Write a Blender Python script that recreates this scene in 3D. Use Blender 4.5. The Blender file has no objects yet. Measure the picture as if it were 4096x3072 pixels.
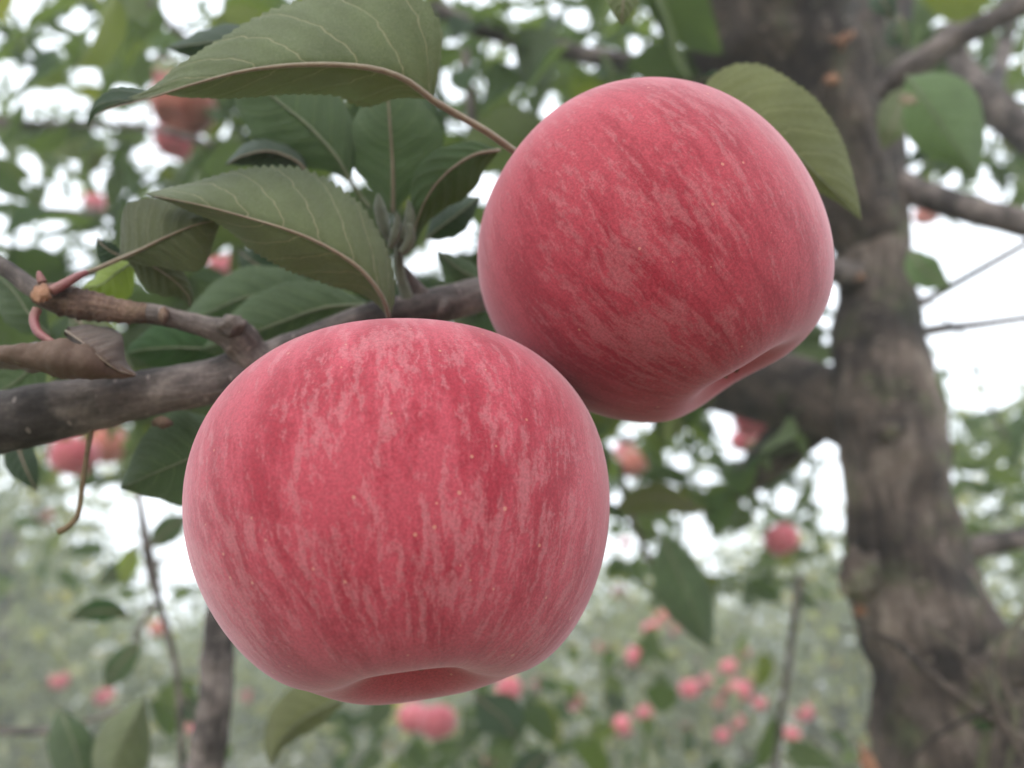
import bpy, math, random
import numpy as np
from mathutils import Vector, Matrix, noise as mn

SC = bpy.context.scene
COL = SC.collection
random.seed(7)
RNG = np.random.default_rng(11)

# ------------------------------------------------------------------ camera
PITCH = math.radians(22)
CAMLOC = Vector((0, 0, 1.5))
FPX = 3094.0                       # focal length in source pixels (4096 wide)
cam = bpy.data.cameras.new('camera')
camo = bpy.data.objects.new('camera', cam)
COL.objects.link(camo)
camo.location = CAMLOC
camo.rotation_euler = (math.radians(90) + PITCH, 0, 0)
cam.sensor_width = 36
cam.lens = 36 * FPX / 4096
cam.clip_start = 0.01
cam.clip_end = 600
cam.dof.use_dof = True
cam.dof.focus_distance = 0.155
cam.dof.aperture_fstop = 9.0
SC.camera = camo

# ------------------------------------------------------------------ world and sun
SUN_EL, SUN_AZ = math.radians(34), math.radians(196)
w = bpy.data.worlds.new('World')
SC.world = w
w.use_nodes = True
nt = w.node_tree
nt.nodes.clear()
sky = nt.nodes.new('ShaderNodeTexSky')
sky.sky_type = 'NISHITA'
sky.sun_disc = False
sky.sun_elevation = SUN_EL
sky.sun_rotation = SUN_AZ
sky.dust_density = 4
hs = nt.nodes.new('ShaderNodeHueSaturation')
hs.inputs['Saturation'].default_value = 0.25
mx = nt.nodes.new('ShaderNodeMix')
mx.data_type = 'RGBA'
mx.inputs['Factor'].default_value = 0.72          # overcast: mostly an even white layer
mx.inputs['B'].default_value = (12.0, 12.9, 14.0, 1)
bg = nt.nodes.new('ShaderNodeBackground')
bg.inputs['Strength'].default_value = 0.11
wo = nt.nodes.new('ShaderNodeOutputWorld')
nt.links.new(sky.outputs[0], hs.inputs['Color'])
nt.links.new(hs.outputs[0], mx.inputs['A'])
nt.links.new(mx.outputs['Result'], bg.inputs['Color'])
nt.links.new(bg.outputs[0], wo.inputs['Surface'])

sl = bpy.data.lights.new('sun', 'SUN')
sl.energy = 0.9
sl.angle = math.radians(25)
sl.color = (1, 0.97, 0.92)
so = bpy.data.objects.new('sun', sl)
COL.objects.link(so)
# sky rotation is clockwise from +Y seen from above
sd = Vector((math.sin(SUN_AZ) * math.cos(SUN_EL), math.cos(SUN_AZ) * math.cos(SUN_EL), math.sin(SUN_EL)))
so.rotation_euler = sd.to_track_quat('Z', 'Y').to_euler()
so.location = (0, 0, 20)

vs = SC.view_settings
vs.view_transform = 'Standard'
vs.look = 'None'
vs.gamma = 1
vs.use_curve_mapping = False
vs.exposure = 1.1
SC.render.engine = 'CYCLES'
cy = SC.cycles
cy.use_denoising = True
cy.max_bounces = 8
cy.diffuse_bounces = 4
cy.glossy_bounces = 2
cy.transmission_bounces = 4
cy.sample_clamp_indirect = 8
cy.volume_bounces = 2

# ------------------------------------------------------------------ helpers
CM = Matrix.Translation(CAMLOC) @ Matrix.Rotation(math.radians(90) + PITCH, 4, 'X')
CMN = np.array(CM)


def P(x, y, d):
    """a place in the orchard given by where it is seen (source pixels) and how far it is"""
    return CM @ Vector(((x - 2048) / FPX * d, (1536 - y) / FPX * d, -d))


def PN(x, y, d):
    x, y, d = np.broadcast_arrays(np.asarray(x, float), np.asarray(y, float), np.asarray(d, float))
    v = np.stack([(x - 2048) / FPX * d, (1536 - y) / FPX * d, -d, np.ones_like(d)], -1)
    return (v @ CMN.T)[..., :3]


def mesh_from(name, V, Fc, mat, smooth=True, attrs=None, uv=None):
    me = bpy.data.meshes.new(name)
    me.from_pydata([tuple(v) for v in V] if not isinstance(V, np.ndarray) else V.tolist(), [],
                   Fc.tolist() if isinstance(Fc, np.ndarray) else Fc)
    if smooth:
        me.polygons.foreach_set('use_smooth', [True] * len(me.polygons))
    for k, a in (attrs or {}).items():
        a = np.asarray(a, float)
        if a.ndim == 2:
            at = me.attributes.new(k, 'FLOAT_VECTOR', 'POINT')
            at.data.foreach_set('vector', a.ravel())
        else:
            at = me.attributes.new(k, 'FLOAT', 'POINT')
            at.data.foreach_set('value', a)
    if mat:
        me.materials.append(mat)
    me.update()
    return me


def wpos(o):
    p = Vector(o.location)
    while o.parent:
        o = o.parent
        p += Vector(o.location)
    return p


def add(name, me, parent=None, base=None):
    o = bpy.data.objects.new(name, me)
    COL.objects.link(o)
    if parent:
        o.parent = parent
    if base is not None:
        o.location = Vector(base) - (wpos(parent) if parent else Vector())
    return o


def obj(name, V, Fc, mat, parent=None, base=None, **k):
    """mesh object with its vertices given in world space, origin at base"""
    V = np.asarray(V, float)
    if base is None:
        base = V.mean(0)
    me = mesh_from(name, V - np.array(base), Fc, mat, **k)
    return add(name, me, parent, base)


def tag(o, label=None, cat=None, group=None, kind=None):
    for k, v in (('label', label), ('category', cat), ('group', group), ('kind', kind)):
        if v:
            o[k] = v
    return o


def spline(pts, n):
    """Catmull-Rom through rows of pts"""
    p = np.asarray(pts, float)
    if len(p) == 2:
        t = np.linspace(0, 1, n)[:, None]
        return p[0] * (1 - t) + p[1] * t
    q = np.vstack([2 * p[0] - p[1], p, 2 * p[-1] - p[-2]])
    seg = np.linalg.norm(np.diff(p[:, :2], axis=0), axis=1)
    cum = np.r_[0, np.cumsum(seg)]
    s = np.linspace(0, cum[-1], n)
    out = []
    for v in s:
        i = min(max(np.searchsorted(cum, v, side='right') - 1, 0), len(p) - 2)
        t = (v - cum[i]) / max(seg[i], 1e-9)
        a, b, c, d = q[i], q[i + 1], q[i + 2], q[i + 3]
        out.append(.5 * (2 * b + (c - a) * t + (2 * a - 5 * b + 4 * c - d) * t * t + (3 * b - a - 3 * c + d) * t ** 3))
    return np.array(out)


def tube(C, R, nseg=14, rough=0., rscale=200., knots=(), cap=True, seed=0.):
    """C world centres (n,3), R radii (n,) -> verts, faces, bark coordinate"""
    C = np.asarray(C)
    n = len(C)
    T = np.gradient(C, axis=0)
    T /= np.linalg.norm(T, axis=1)[:, None]
    a = np.cross(T[0], (0.3, 0.2, 0.93))
    a /= np.linalg.norm(a)
    V, A = [], []
    L = np.r_[0, np.cumsum(np.linalg.norm(np.diff(C, axis=0), axis=1))]
    for i in range(n):
        a = a - T[i] * (a @ T[i])
        a /= np.linalg.norm(a)
        b = np.cross(T[i], a)
        for k in range(nseg):
            th = 2 * math.pi * k / nseg
            dirv = a * math.cos(th) + b * math.sin(th)
            r = R[i]
            if rough:
                q = (C[i] + dirv * r) * rscale + seed
                r *= 1 + rough * (mn.noise(Vector(q * .35)) + .6 * mn.noise(Vector(q)) + .35 * mn.noise(Vector(q * 2.7)))
            V.append(C[i] + dirv * r)
            A.append((math.cos(th) * R[i], math.sin(th) * R[i], L[i]))
    Fc = []
    for i in range(n - 1):
        for k in range(nseg):
            k2 = (k + 1) % nseg
            Fc.append((i * nseg + k, i * nseg + k2, (i + 1) * nseg + k2, (i + 1) * nseg + k))
    if cap:
        V.append(C[0] - T[0] * R[0] * .3)
        V.append(C[-1] + T[-1] * R[-1] * .5)
        A += [(0, 0, 0), (0, 0, L[-1])]
        c0, c1 = len(V) - 2, len(V) - 1
        for k in range(nseg):
            k2 = (k + 1) % nseg
            Fc.append((k2, k, c0))
            Fc.append(((n - 1) * nseg + k, (n - 1) * nseg + k2, c1))
    return np.array(V), Fc, np.array(A)


# ------------------------------------------------------------------ materials
class NT:
    def __init__(s, name):
        s.m = bpy.data.materials.new(name)
        s.m.use_nodes = True
        s.t = s.m.node_tree
        s.t.nodes.clear()
        s.out = s.n('ShaderNodeOutputMaterial')

    def n(s, typ, **k):
        nd = s.t.nodes.new(typ)
        for a, v in k.items():
            setattr(nd, a, v)
        return nd

    def l(s, a, b):
        s.t.links.new(a, b)

    def set(s, sock, v):
        if isinstance(v, bpy.types.NodeSocket):
            s.l(v, sock)
        else:
            sock.default_value = v

    def attr(s, name, what='Vector'):
        return s.n('ShaderNodeAttribute', attribute_name=name).outputs[what]

    def math(s, op, a, b=0., c=None, clamp=False):
        nd = s.n('ShaderNodeMath', operation=op, use_clamp=clamp)
        s.set(nd.inputs[0], a)
        s.set(nd.inputs[1], b)
        if c is not None:
            s.set(nd.inputs[2], c)
        return nd.outputs[0]

    def vmul(s, a, v):
        nd = s.n('ShaderNodeVectorMath', operation='MULTIPLY')
        s.l(a, nd.inputs[0])
        nd.inputs[1].default_value = v
        return nd.outputs[0]

    def vadd(s, a, b):
        nd = s.n('ShaderNodeVectorMath', operation='ADD')
        s.set(nd.inputs[0], a)
        s.set(nd.inputs[1], b)
        return nd.outputs[0]

    def noise(s, vec, scale, detail=4, rough=.55, dist=0., what='Fac'):
        nd = s.n('ShaderNodeTexNoise')
        s.l(vec, nd.inputs['Vector'])
        nd.inputs['Scale'].default_value = scale
        nd.inputs['Detail'].default_value = detail
        nd.inputs['Roughness'].default_value = rough
        nd.inputs['Distortion'].default_value = dist
        return nd.outputs[what]

    def ramp(s, fac, stops):
        nd = s.n('ShaderNodeValToRGB')
        s.set(nd.inputs[0], fac)
        e = nd.color_ramp.elements
        while len(e) < len(stops):
            e.new(.5)
        for i, (p, c) in enumerate(stops):
            e[i].position = p
            e[i].color = (c[0], c[1], c[2], 1) if not isinstance(c, (int, float)) else (c, c, c, 1)
        return nd.outputs[0]

    def mix(s, f, a, b, mode='MIX'):
        nd = s.n('ShaderNodeMix', data_type='RGBA', blend_type=mode)
        s.set(nd.inputs[0], f)
        for sock, v in ((nd.inputs[6], a), (nd.inputs[7], b)):
            if isinstance(v, bpy.types.NodeSocket):
                s.l(v, sock)
            else:
                sock.default_value = (*v, 1)
        return nd.outputs[2]

    def bump(s, h, strength, dist, normal=None):
        nd = s.n('ShaderNodeBump')
        s.l(h, nd.inputs['Height'])
        nd.inputs['Strength'].default_value = strength
        nd.inputs['Distance'].default_value = dist
        if normal:
            s.l(normal, nd.inputs['Normal'])
        return nd.outputs[0]

    def bsdf(s, color, rough=.6, normal=None, **k):
        b = s.n('ShaderNodeBsdfPrincipled')
        if isinstance(color, bpy.types.NodeSocket):
            s.l(color, b.inputs['Base Color'])
        else:
            b.inputs['Base Color'].default_value = (*color, 1)
        s.set(b.inputs['Roughness'], rough)
        if normal:
            s.l(normal, b.inputs['Normal'])
        for kk, v in k.items():
            s.set(b.inputs[kk.replace('_', ' ')], v)
        return b


def apple_material(name, mid, dark, pale, off, sheen=.34):
    t = NT(name)
    d = t.vadd(t.attr('dir'), (off, off * .7, 0))
    oc = t.n('ShaderNodeTexCoord').outputs['Object']
    wob = t.noise(oc, 90, 3, .6, what='Color')
    wobv = t.n('ShaderNodeVectorMath', operation='SCALE')
    t.l(wob, wobv.inputs[0])
    wobv.inputs['Scale'].default_value = .10
    d2 = t.vadd(d, wobv.outputs[0])
    broad = t.noise(t.vmul(d2, (4.6, 4.6, 1.9)), 1, 3, .5)
    streak = t.noise(t.vmul(d2, (15, 15, 2.3)), 1, 5, .62)
    fine = t.noise(t.vmul(d2, (62, 62, 11)), 1, 5, .7)
    grain = t.noise(oc, 900, 4, .7)
    # dark stripes
    v = t.math('ADD', t.math('MULTIPLY', broad, .75), t.math('MULTIPLY', streak, .42))
    v = t.math('ADD', v, t.math('MULTIPLY', t.math('SUBTRACT', fine, .5), .34))
    v = t.math('ADD', v, t.math('MULTIPLY', t.math('SUBTRACT', grain, .5), .30))
    fade = t.n('ShaderNodeSeparateXYZ')
    t.l(t.attr('dir'), fade.inputs[0])
    fd = t.n('ShaderNodeMapRange', interpolation_type='SMOOTHSTEP')
    t.l(fade.outputs[2], fd.inputs[0])
    fd.inputs[1].default_value = .22
    fd.inputs[2].default_value = .85
    fd.inputs[3].default_value = .12
    fade = fd.outputs[0]
    m1 = t.math('MULTIPLY', t.ramp(v, [(.535, 0), (.60, .5), (.69, 1)]), fade)
    # pale tan flecks with ragged edges
    p1 = t.noise(t.vmul(t.vadd(d2, (3.1, 1.7, .4)), (19, 19, 5.2)), 1, 6, .68)
    p2 = t.noise(t.vadd(oc, (off, 2, 3)), 30, 2, .5)
    pv = t.math('ADD', p1, t.math('MULTIPLY', t.math('SUBTRACT', p2, .5), .5))
    pv = t.math('ADD', pv, t.math('MULTIPLY', t.math('SUBTRACT', grain, .5), .30))
    m2 = t.math('MULTIPLY', t.ramp(pv, [(.50, 0), (.575, .7), (.68, 1)]), fade)
    c = t.mix(t.math('MULTIPLY', m1, .82), mid, dark)
    c = t.mix(t.math('MULTIPLY', m2, .46), c, pale)
    # small scale speckle
    sp = t.ramp(t.noise(oc, 1900, 3, .75), [(.42, .70), (.58, 1.27)])
    c = t.mix(.55, c, sp, 'MULTIPLY')
    # fine downy scratches
    vo = t.n('ShaderNodeTexVoronoi', feature='DISTANCE_TO_EDGE')
    wob2 = t.noise(oc, 300, 2, .6, what='Color')
    t.l(t.vadd(oc, t.vmul(wob2, (.012, .012, .012))), vo.inputs['Vector'])
    vo.inputs['Scale'].default_value = 520
    hair = t.ramp(vo.outputs['Distance'], [(0.0, 1), (.035, 0)])
    hm = t.math('MULTIPLY', hair, t.ramp(t.noise(oc, 160, 3), [(.45, 0), (.65, .20)]))
    c = t.mix(hm, c, (min(1, pale[0] * 1.15), pale[1] * 1.7, pale[2] * 1.6))
    # lenticels
    le = t.n('ShaderNodeTexVoronoi', feature='F1')
    t.l(oc, le.inputs['Vector'])
    le.inputs['Scale'].default_value = 230
    le.inputs['Randomness'].default_value = 1
    sepc = t.n('ShaderNodeSeparateColor')
    t.l(le.outputs['Color'], sepc.inputs[0])
    keep = t.math('GREATER_THAN', sepc.outputs[0], .35)
    size = t.math('MULTIPLY_ADD', sepc.outputs[1], .04, .055)
    dot = t.math('LESS_THAN', le.outputs['Distance'], size)
    dm = t.math('MULTIPLY', t.math('MULTIPLY', dot, keep), .30)
    c = t.mix(dm, c, (.62, .38, .24))
    ring = t.math('MULTIPLY', t.math('LESS_THAN', le.outputs['Distance'], t.math('MULTIPLY', size, 3.2)), keep)
    c = t.mix(t.math('MULTIPLY', ring, .10), c, dark)
    h = t.math('ADD', t.math('MULTIPLY', grain, .5), t.math('MULTIPLY', dm, 1.2))
    n1 = t.bump(h, .16, .0008)
    b = t.bsdf(c, .62, n1, Sheen_Weight=sheen, Sheen_Roughness=.45, Specular_IOR_Level=.13, Subsurface_Weight=.04)
    b.inputs['Sheen Tint'].default_value = (1, .80, .88, 1)
    b.inputs['Subsurface Radius'].default_value = (.01, .002, .002)
    b.inputs['Subsurface Scale'].default_value = .3
    t.l(b.outputs[0], t.out.inputs['Surface'])
    return t.m


def leaf_material(name, under, upper, veinc, trans, tr=.25, spots=0., veins=True, rnd=True, fuzz=.3):
    t = NT(name)
    uv = t.attr('leafuv')
    sx = t.n('ShaderNodeSeparateXYZ')
    t.l(uv, sx.inputs[0])
    u, v = sx.outputs[0], sx.outputs[1]
    oc = t.n('ShaderNodeTexCoord').outputs['Object']
    geo = t.n('ShaderNodeNewGeometry')
    back = geo.outputs['Backfacing']
    cu = t.mix(t.ramp(t.noise(oc, 60, 4, .6), [(.35, 0), (.65, 1)]), tuple(x * .8 for x in under), tuple(x * 1.2 for x in under))
    cf = t.mix(t.ramp(t.noise(oc, 45, 4, .6), [(.35, 0), (.65, 1)]), tuple(x * .72 for x in upper), tuple(x * 1.28 for x in upper))
    c = t.mix(back, cf, cu)
    fz = t.ramp(t.noise(oc, 1300, 3, .7), [(.35, .88), (.65, 1.12)])
    c = t.mix(.8, c, fz, 'MULTIPLY')
    hgt = t.noise(oc, 700, 3, .6)
    if veins:
        av = t.math('ABSOLUTE', v)
        side = t.math('MULTIPLY', t.math('SIGN', v), .035)
        wig = t.math('MULTIPLY', t.math('SUBTRACT', t.noise(uv, 5, 2), .5), .05)
        s = t.math('SUBTRACT', u, t.math('MULTIPLY', t.math('POWER', av, 1.25), .24))
        s = t.math('ADD', t.math('ADD', s, side), wig)
        fr = t.math('ABSOLUTE', t.math('SUBTRACT', t.math('FRACT', t.math('MULTIPLY', s, 7.5)), .5))
        wd = t.math('MULTIPLY_ADD', av, -.022, .042)
        vein = t.math('SUBTRACT', 1, t.math('DIVIDE', fr, wd), clamp=True)
        halo = t.math('SUBTRACT', 1, t.math('DIVIDE', fr, .2), clamp=True)
        # net of small veins
        vo = t.n('ShaderNodeTexVoronoi', feature='DISTANCE_TO_EDGE')
        t.l(t.vmul(uv, (30, 15, 1)), vo.inputs['Vector'])
        net = t.ramp(vo.outputs['Distance'], [(0, 1), (.10, 0)])
        vm = t.math('MULTIPLY', vein, t.math('MULTIPLY_ADD', back, .45, .35))
        vm = t.math('ADD', vm, t.math('MULTIPLY', net, .22), clamp=True)
        c = t.mix(vm, c, veinc)
        hgt = t.math('ADD', t.math('MULTIPLY', hgt, .25), t.math('ADD', vein, t.math('ADD', t.math('MULTIPLY', halo, .6), t.math('MULTIPLY', net, .7))))
    if spots:
        s1 = t.noise(t.vadd(oc, (spots, 0, 0)), 55, 3, .6)
        sm = t.ramp(s1, [(.68, 0), (.73, .7)])
        c = t.mix(sm, c, (.06, .035, .02))
    if rnd:
        oi = t.n('ShaderNodeObjectInfo').outputs['Random']
        r = t.math('FRACT', t.math('ADD', oi, t.attr('rnd', 'Fac')))
        g = t.ramp(r, [(0, (.55, .62, .62)), (.35, (.95, 1.0, .9)), (.75, (1.15, 1.15, .95)), (.93, (1.5, 1.45, .7)), (1, (1.9, 1.5, .5))])
        c = t.mix(1, c, g, 'MULTIPLY')
    nb = t.bump(hgt, .45, .0012)
    b = t.bsdf(c, .62, nb, Sheen_Weight=t.math('MULTIPLY', back, fuzz * .35), Sheen_Roughness=.6, Specular_IOR_Level=.09)
    tl = t.n('ShaderNodeBsdfTranslucent')
    if rnd:
        t.l(t.mix(1, trans, g, 'MULTIPLY'), tl.inputs['Color'])
    else:
        tl.inputs['Color'].default_value = (*trans, 1)
    t.l(nb, tl.inputs['Normal'])
    ms = t.n('ShaderNodeMixShader')
    ms.inputs[0].default_value = tr
    t.l(b.outputs[0], ms.inputs[1])
    t.l(tl.outputs[0], ms.inputs[2])
    t.l(ms.outputs[0], t.out.inputs['Surface'])
    return t.m


def bark_material(name, c0, c1, c2, sc=1., moss=None, bump=.6, bd=.002):
    t = NT(name)
    a = t.attr('bark')
    oc = t.n('ShaderNodeTexCoord').outputs['Object']
    n1 = t.noise(t.vmul(a, (420 * sc, 420 * sc, 90 * sc)), 1, 6, .65)
    n2 = t.noise(oc, 60 * sc, 5, .6)
    n3 = t.noise(oc, 700 * sc, 4, .7)
    f = t.math('ADD', t.math('MULTIPLY', n1, .5), t.math('MULTIPLY', n2, .5))
    c = t.ramp(f, [(.36, c0), (.5, c1), (.64, c2)])
    c = t.mix(.7, c, t.ramp(n3, [(.3, .65), (.7, 1.35)]), 'MULTIPLY')
    if moss:
        c = t.mix(t.ramp(t.noise(oc, 22 * sc / .35, 5, .65), [(.53, 0), (.64, .7)]), c, moss)
    c = t.mix(1, c, t.ramp(t.noise(t.vadd(oc, (4, 0, 1)), 17 * sc / .35 if moss else 45, 4, .6), [(.38, .30), (.5, .95), (.62, 1.5)]), 'MULTIPLY')
    # lenticels
    le = t.n('ShaderNodeTexVoronoi', feature='F1')
    t.l(t.vmul(a, (130 * sc, 130 * sc, 230 * sc)), le.inputs['Vector'])
    le.inputs['Scale'].default_value = 1
    dm = t.math('LESS_THAN', le.outputs['Distance'], .13)
    c = t.mix(t.math('MULTIPLY', dm, .4), c, tuple(min(1, x * 1.9) for x in c2))
    h = t.math('ADD', n1, t.math('ADD', t.math('MULTIPLY', n3, .4), t.math('MULTIPLY', dm, .5)))
    b = t.bsdf(c, .8, t.bump(h, bump, bd), Specular_IOR_Level=.25)
    t.l(b.outputs[0], t.out.inputs['Surface'])
    return t.m


def plain_material(name, c0, c1, scale=80, rough=.7, bump=.3, **k):
    t = NT(name)
    oc = t.n('ShaderNodeTexCoord').outputs['Object']
    n = t.noise(oc, scale, 5, .65)
    c = t.mix(t.ramp(n, [(.35, 0), (.65, 1)]), c0, c1)
    b = t.bsdf(c, rough, t.bump(t.noise(oc, scale * 6, 4, .6), bump, .001), **k)
    t.l(b.outputs[0], t.out.inputs['Surface'])
    return t.m


M = {}
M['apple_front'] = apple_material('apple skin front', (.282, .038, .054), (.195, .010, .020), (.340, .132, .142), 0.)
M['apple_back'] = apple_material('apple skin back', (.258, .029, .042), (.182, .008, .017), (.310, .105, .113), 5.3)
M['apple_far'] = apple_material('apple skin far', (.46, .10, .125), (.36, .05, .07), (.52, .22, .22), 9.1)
M['apple_orange'] = apple_material('apple skin orange', (.36, .115, .085), (.30, .06, .05), (.42, .22, .14), 3.1)
M['leaf_big'] = leaf_material('leaf felty underside', (.078, .094, .043), (.018, .036, .026), (.24, .22, .13), (.12, .19, .03), .17, spots=1.7, rnd=False, fuzz=.35)
M['leaf_olive'] = leaf_material('leaf olive underside', (.088, .094, .036), (.025, .05, .02), (.2, .2, .09), (.16, .2, .03), .25, rnd=False)
M['leaf_backlit'] = leaf_material('leaf backlit', (.080, .125, .050), (.03, .07, .02), (.16, .2, .09), (.14, .22, .05), .36, rnd=False)
M['leaf_dull'] = leaf_material('leaf dull spotted', (.052, .058, .026), (.03, .055, .02), (.14, .13, .07), (.10, .15, .03), .16, spots=3.3, rnd=False)
M['leaf_green'] = leaf_material('leaf green', (.048, .072, .032), (.022, .055, .018), (.13, .17, .07), (.07, .13, .035), .28, rnd=False)
M['leaf_dark'] = leaf_material('leaf dark', (.024, .038, .024), (.014, .032, .02), (.08, .10, .05), (.04, .12, .02), .18, rnd=False)
M['leaf_yellow'] = leaf_material('leaf yellow green', (.17, .22, .05), (.13, .18, .03), (.22, .24, .08), (.25, .36, .03), .35, rnd=False)
M['canopy'] = leaf_material('canopy leaf', (.078, .096, .050), (.024, .046, .020), (.12, .14, .07), (.14, .20, .045), .36, rnd=True, fuzz=.15)
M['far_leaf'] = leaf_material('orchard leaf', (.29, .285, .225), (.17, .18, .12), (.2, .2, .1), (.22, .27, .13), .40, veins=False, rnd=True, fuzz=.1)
M['midrib'] = plain_material('midrib', (.125, .080, .048), (.16, .12, .07), 300, .7, Sheen_Weight=.3)
M['midrib_pale'] = plain_material('midrib pale', (.085, .095, .05), (.12, .13, .07), 300, .7)
M['petiole_red'] = plain_material('petiole red', (.15, .030, .040), (.17, .075, .055), 200, .55)
M['dry_leaf'] = leaf_material('dry leaf', (.070, .046, .036), (.085, .056, .042), (.17, .11, .07), (.12, .06, .02), .08, rnd=False, fuzz=.5)
M['bark_branch'] = bark_material('young bark', (.040, .031, .029), (.092, .074, .067), (.155, .127, .115), 1.)
M['bark_spur'] = bark_material('spur bark', (.055, .032, .026), (.12, .075, .055), (.19, .13, .09), 1.6, bump=.9)
M['bark_trunk'] = bark_material('old bark', (.018, .013, .011), (.062, .046, .037), (.135, .108, .090), .35, moss=(.062, .072, .030), bump=1., bd=.006)
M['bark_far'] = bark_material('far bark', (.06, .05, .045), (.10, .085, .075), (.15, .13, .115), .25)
M['scar'] = plain_material('scar', (.15, .065, .038), (.26, .13, .07), 120, .8, .9)
M['stalk'] = plain_material('stalk', (.085, .055, .025), (.15, .10, .05), 300, .8)
M['bud'] = plain_material('bud', (.075, .085, .055), (.12, .13, .085), 400, .85, .5, Sheen_Weight=.2)
M['calyx'] = plain_material('calyx', (.07, .05, .03), (.14, .11, .06), 300, .9)

# ------------------------------------------------------------------ ground
def build_ground():
    t = NT('orchard ground')
    oc = t.n('ShaderNodeTexCoord').outputs['Object']
    n = t.noise(oc, 1.3, 6, .65)
    n2 = t.noise(oc, 30, 5, .7)
    c = t.ramp(t.math('ADD', t.math('MULTIPLY', n, .6), t.math('MULTIPLY', n2, .4)),
               [(.38, (.34, .29, .21)), (.5, (.27, .26, .16)), (.62, (.15, .18, .08))])
    b = t.bsdf(c, .9, t.bump(n2, .8, .05))
    t.l(b.outputs[0], t.out.inputs['Surface'])
    n = 60
    g = np.sinh(np.linspace(-5.2, 5.2, n)) / np.sinh(5.2) * 400
    V, Fc = [], []
    for y in g:
        for x in g:
            V.append((x, y, .05 * mn.noise(Vector((x * .6, y * .6, 0)))))
    for j in range(n - 1):
        for i in range(n - 1):
            Fc.append((j * n + i, j * n + i + 1, (j + 1) * n + i + 1, (j + 1) * n + i))
    tag(obj('ground', V, Fc, t.m, base=(0, 0, 0)), kind='structure')


build_ground()


def build_grass():
    n = 26000
    r = RNG.random(n)
    y = 1.2 + 16 * r ** 1.3
    x = (RNG.random(n) - .5) * (3 + 1.7 * y)
    h = .06 + .16 * RNG.random(n) ** 2
    a = RNG.random(n) * 6.28
    lx, ly = np.cos(a), np.sin(a)
    ww = .004 + .006 * RNG.random(n)
    V = np.empty((n, 4, 3))
    z = -.02
    bend = h * .5 * RNG.random(n)
    V[:, 0] = np.stack([x - ly * ww, y + lx * ww, np.full(n, z)], 1)
    V[:, 1] = np.stack([x + ly * ww, y - lx * ww, np.full(n, z)], 1)
    V[:, 2] = np.stack([x + lx * bend * .4 + ly * ww * .7, y + ly * bend * .4 - lx * ww * .7, h * .6], 1)
    V[:, 3] = np.stack([x + lx * bend, y + ly * bend, h], 1)
    b = np.arange(n)[:, None] * 4
    Fc = np.vstack([b + [0, 1, 2], b + [0, 2, 3]])
    m = plain_material('grass', (.14, .17, .07), (.30, .28, .16), 2)
    tag(obj('grass', V.reshape(-1, 3), Fc, m, base=(0, 6, 0), smooth=False),
        'short green and straw coloured grass under the orchard trees', 'grass', kind='stuff')


build_grass()

# ------------------------------------------------------------------ leaves
def leaf_strip_mesh(Vf, U, V, mat, name, flip):
    nu, nv = len(U), len(V)
    uvs = np.zeros((nu * nv, 3))
    uvs[:, 0] = np.repeat(U, nv)
    uvs[:, 1] = np.tile(V, nu)
    Fc = []
    for i in range(nu - 1):
        for j in range(nv - 1):
            a, b, c, d = i * nv + j, i * nv + j + 1, (i + 1) * nv + j + 1, (i + 1) * nv + j
            Fc.append((a, b, c, d) if flip else (d, c, b, a))
    return Fc, uvs


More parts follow.
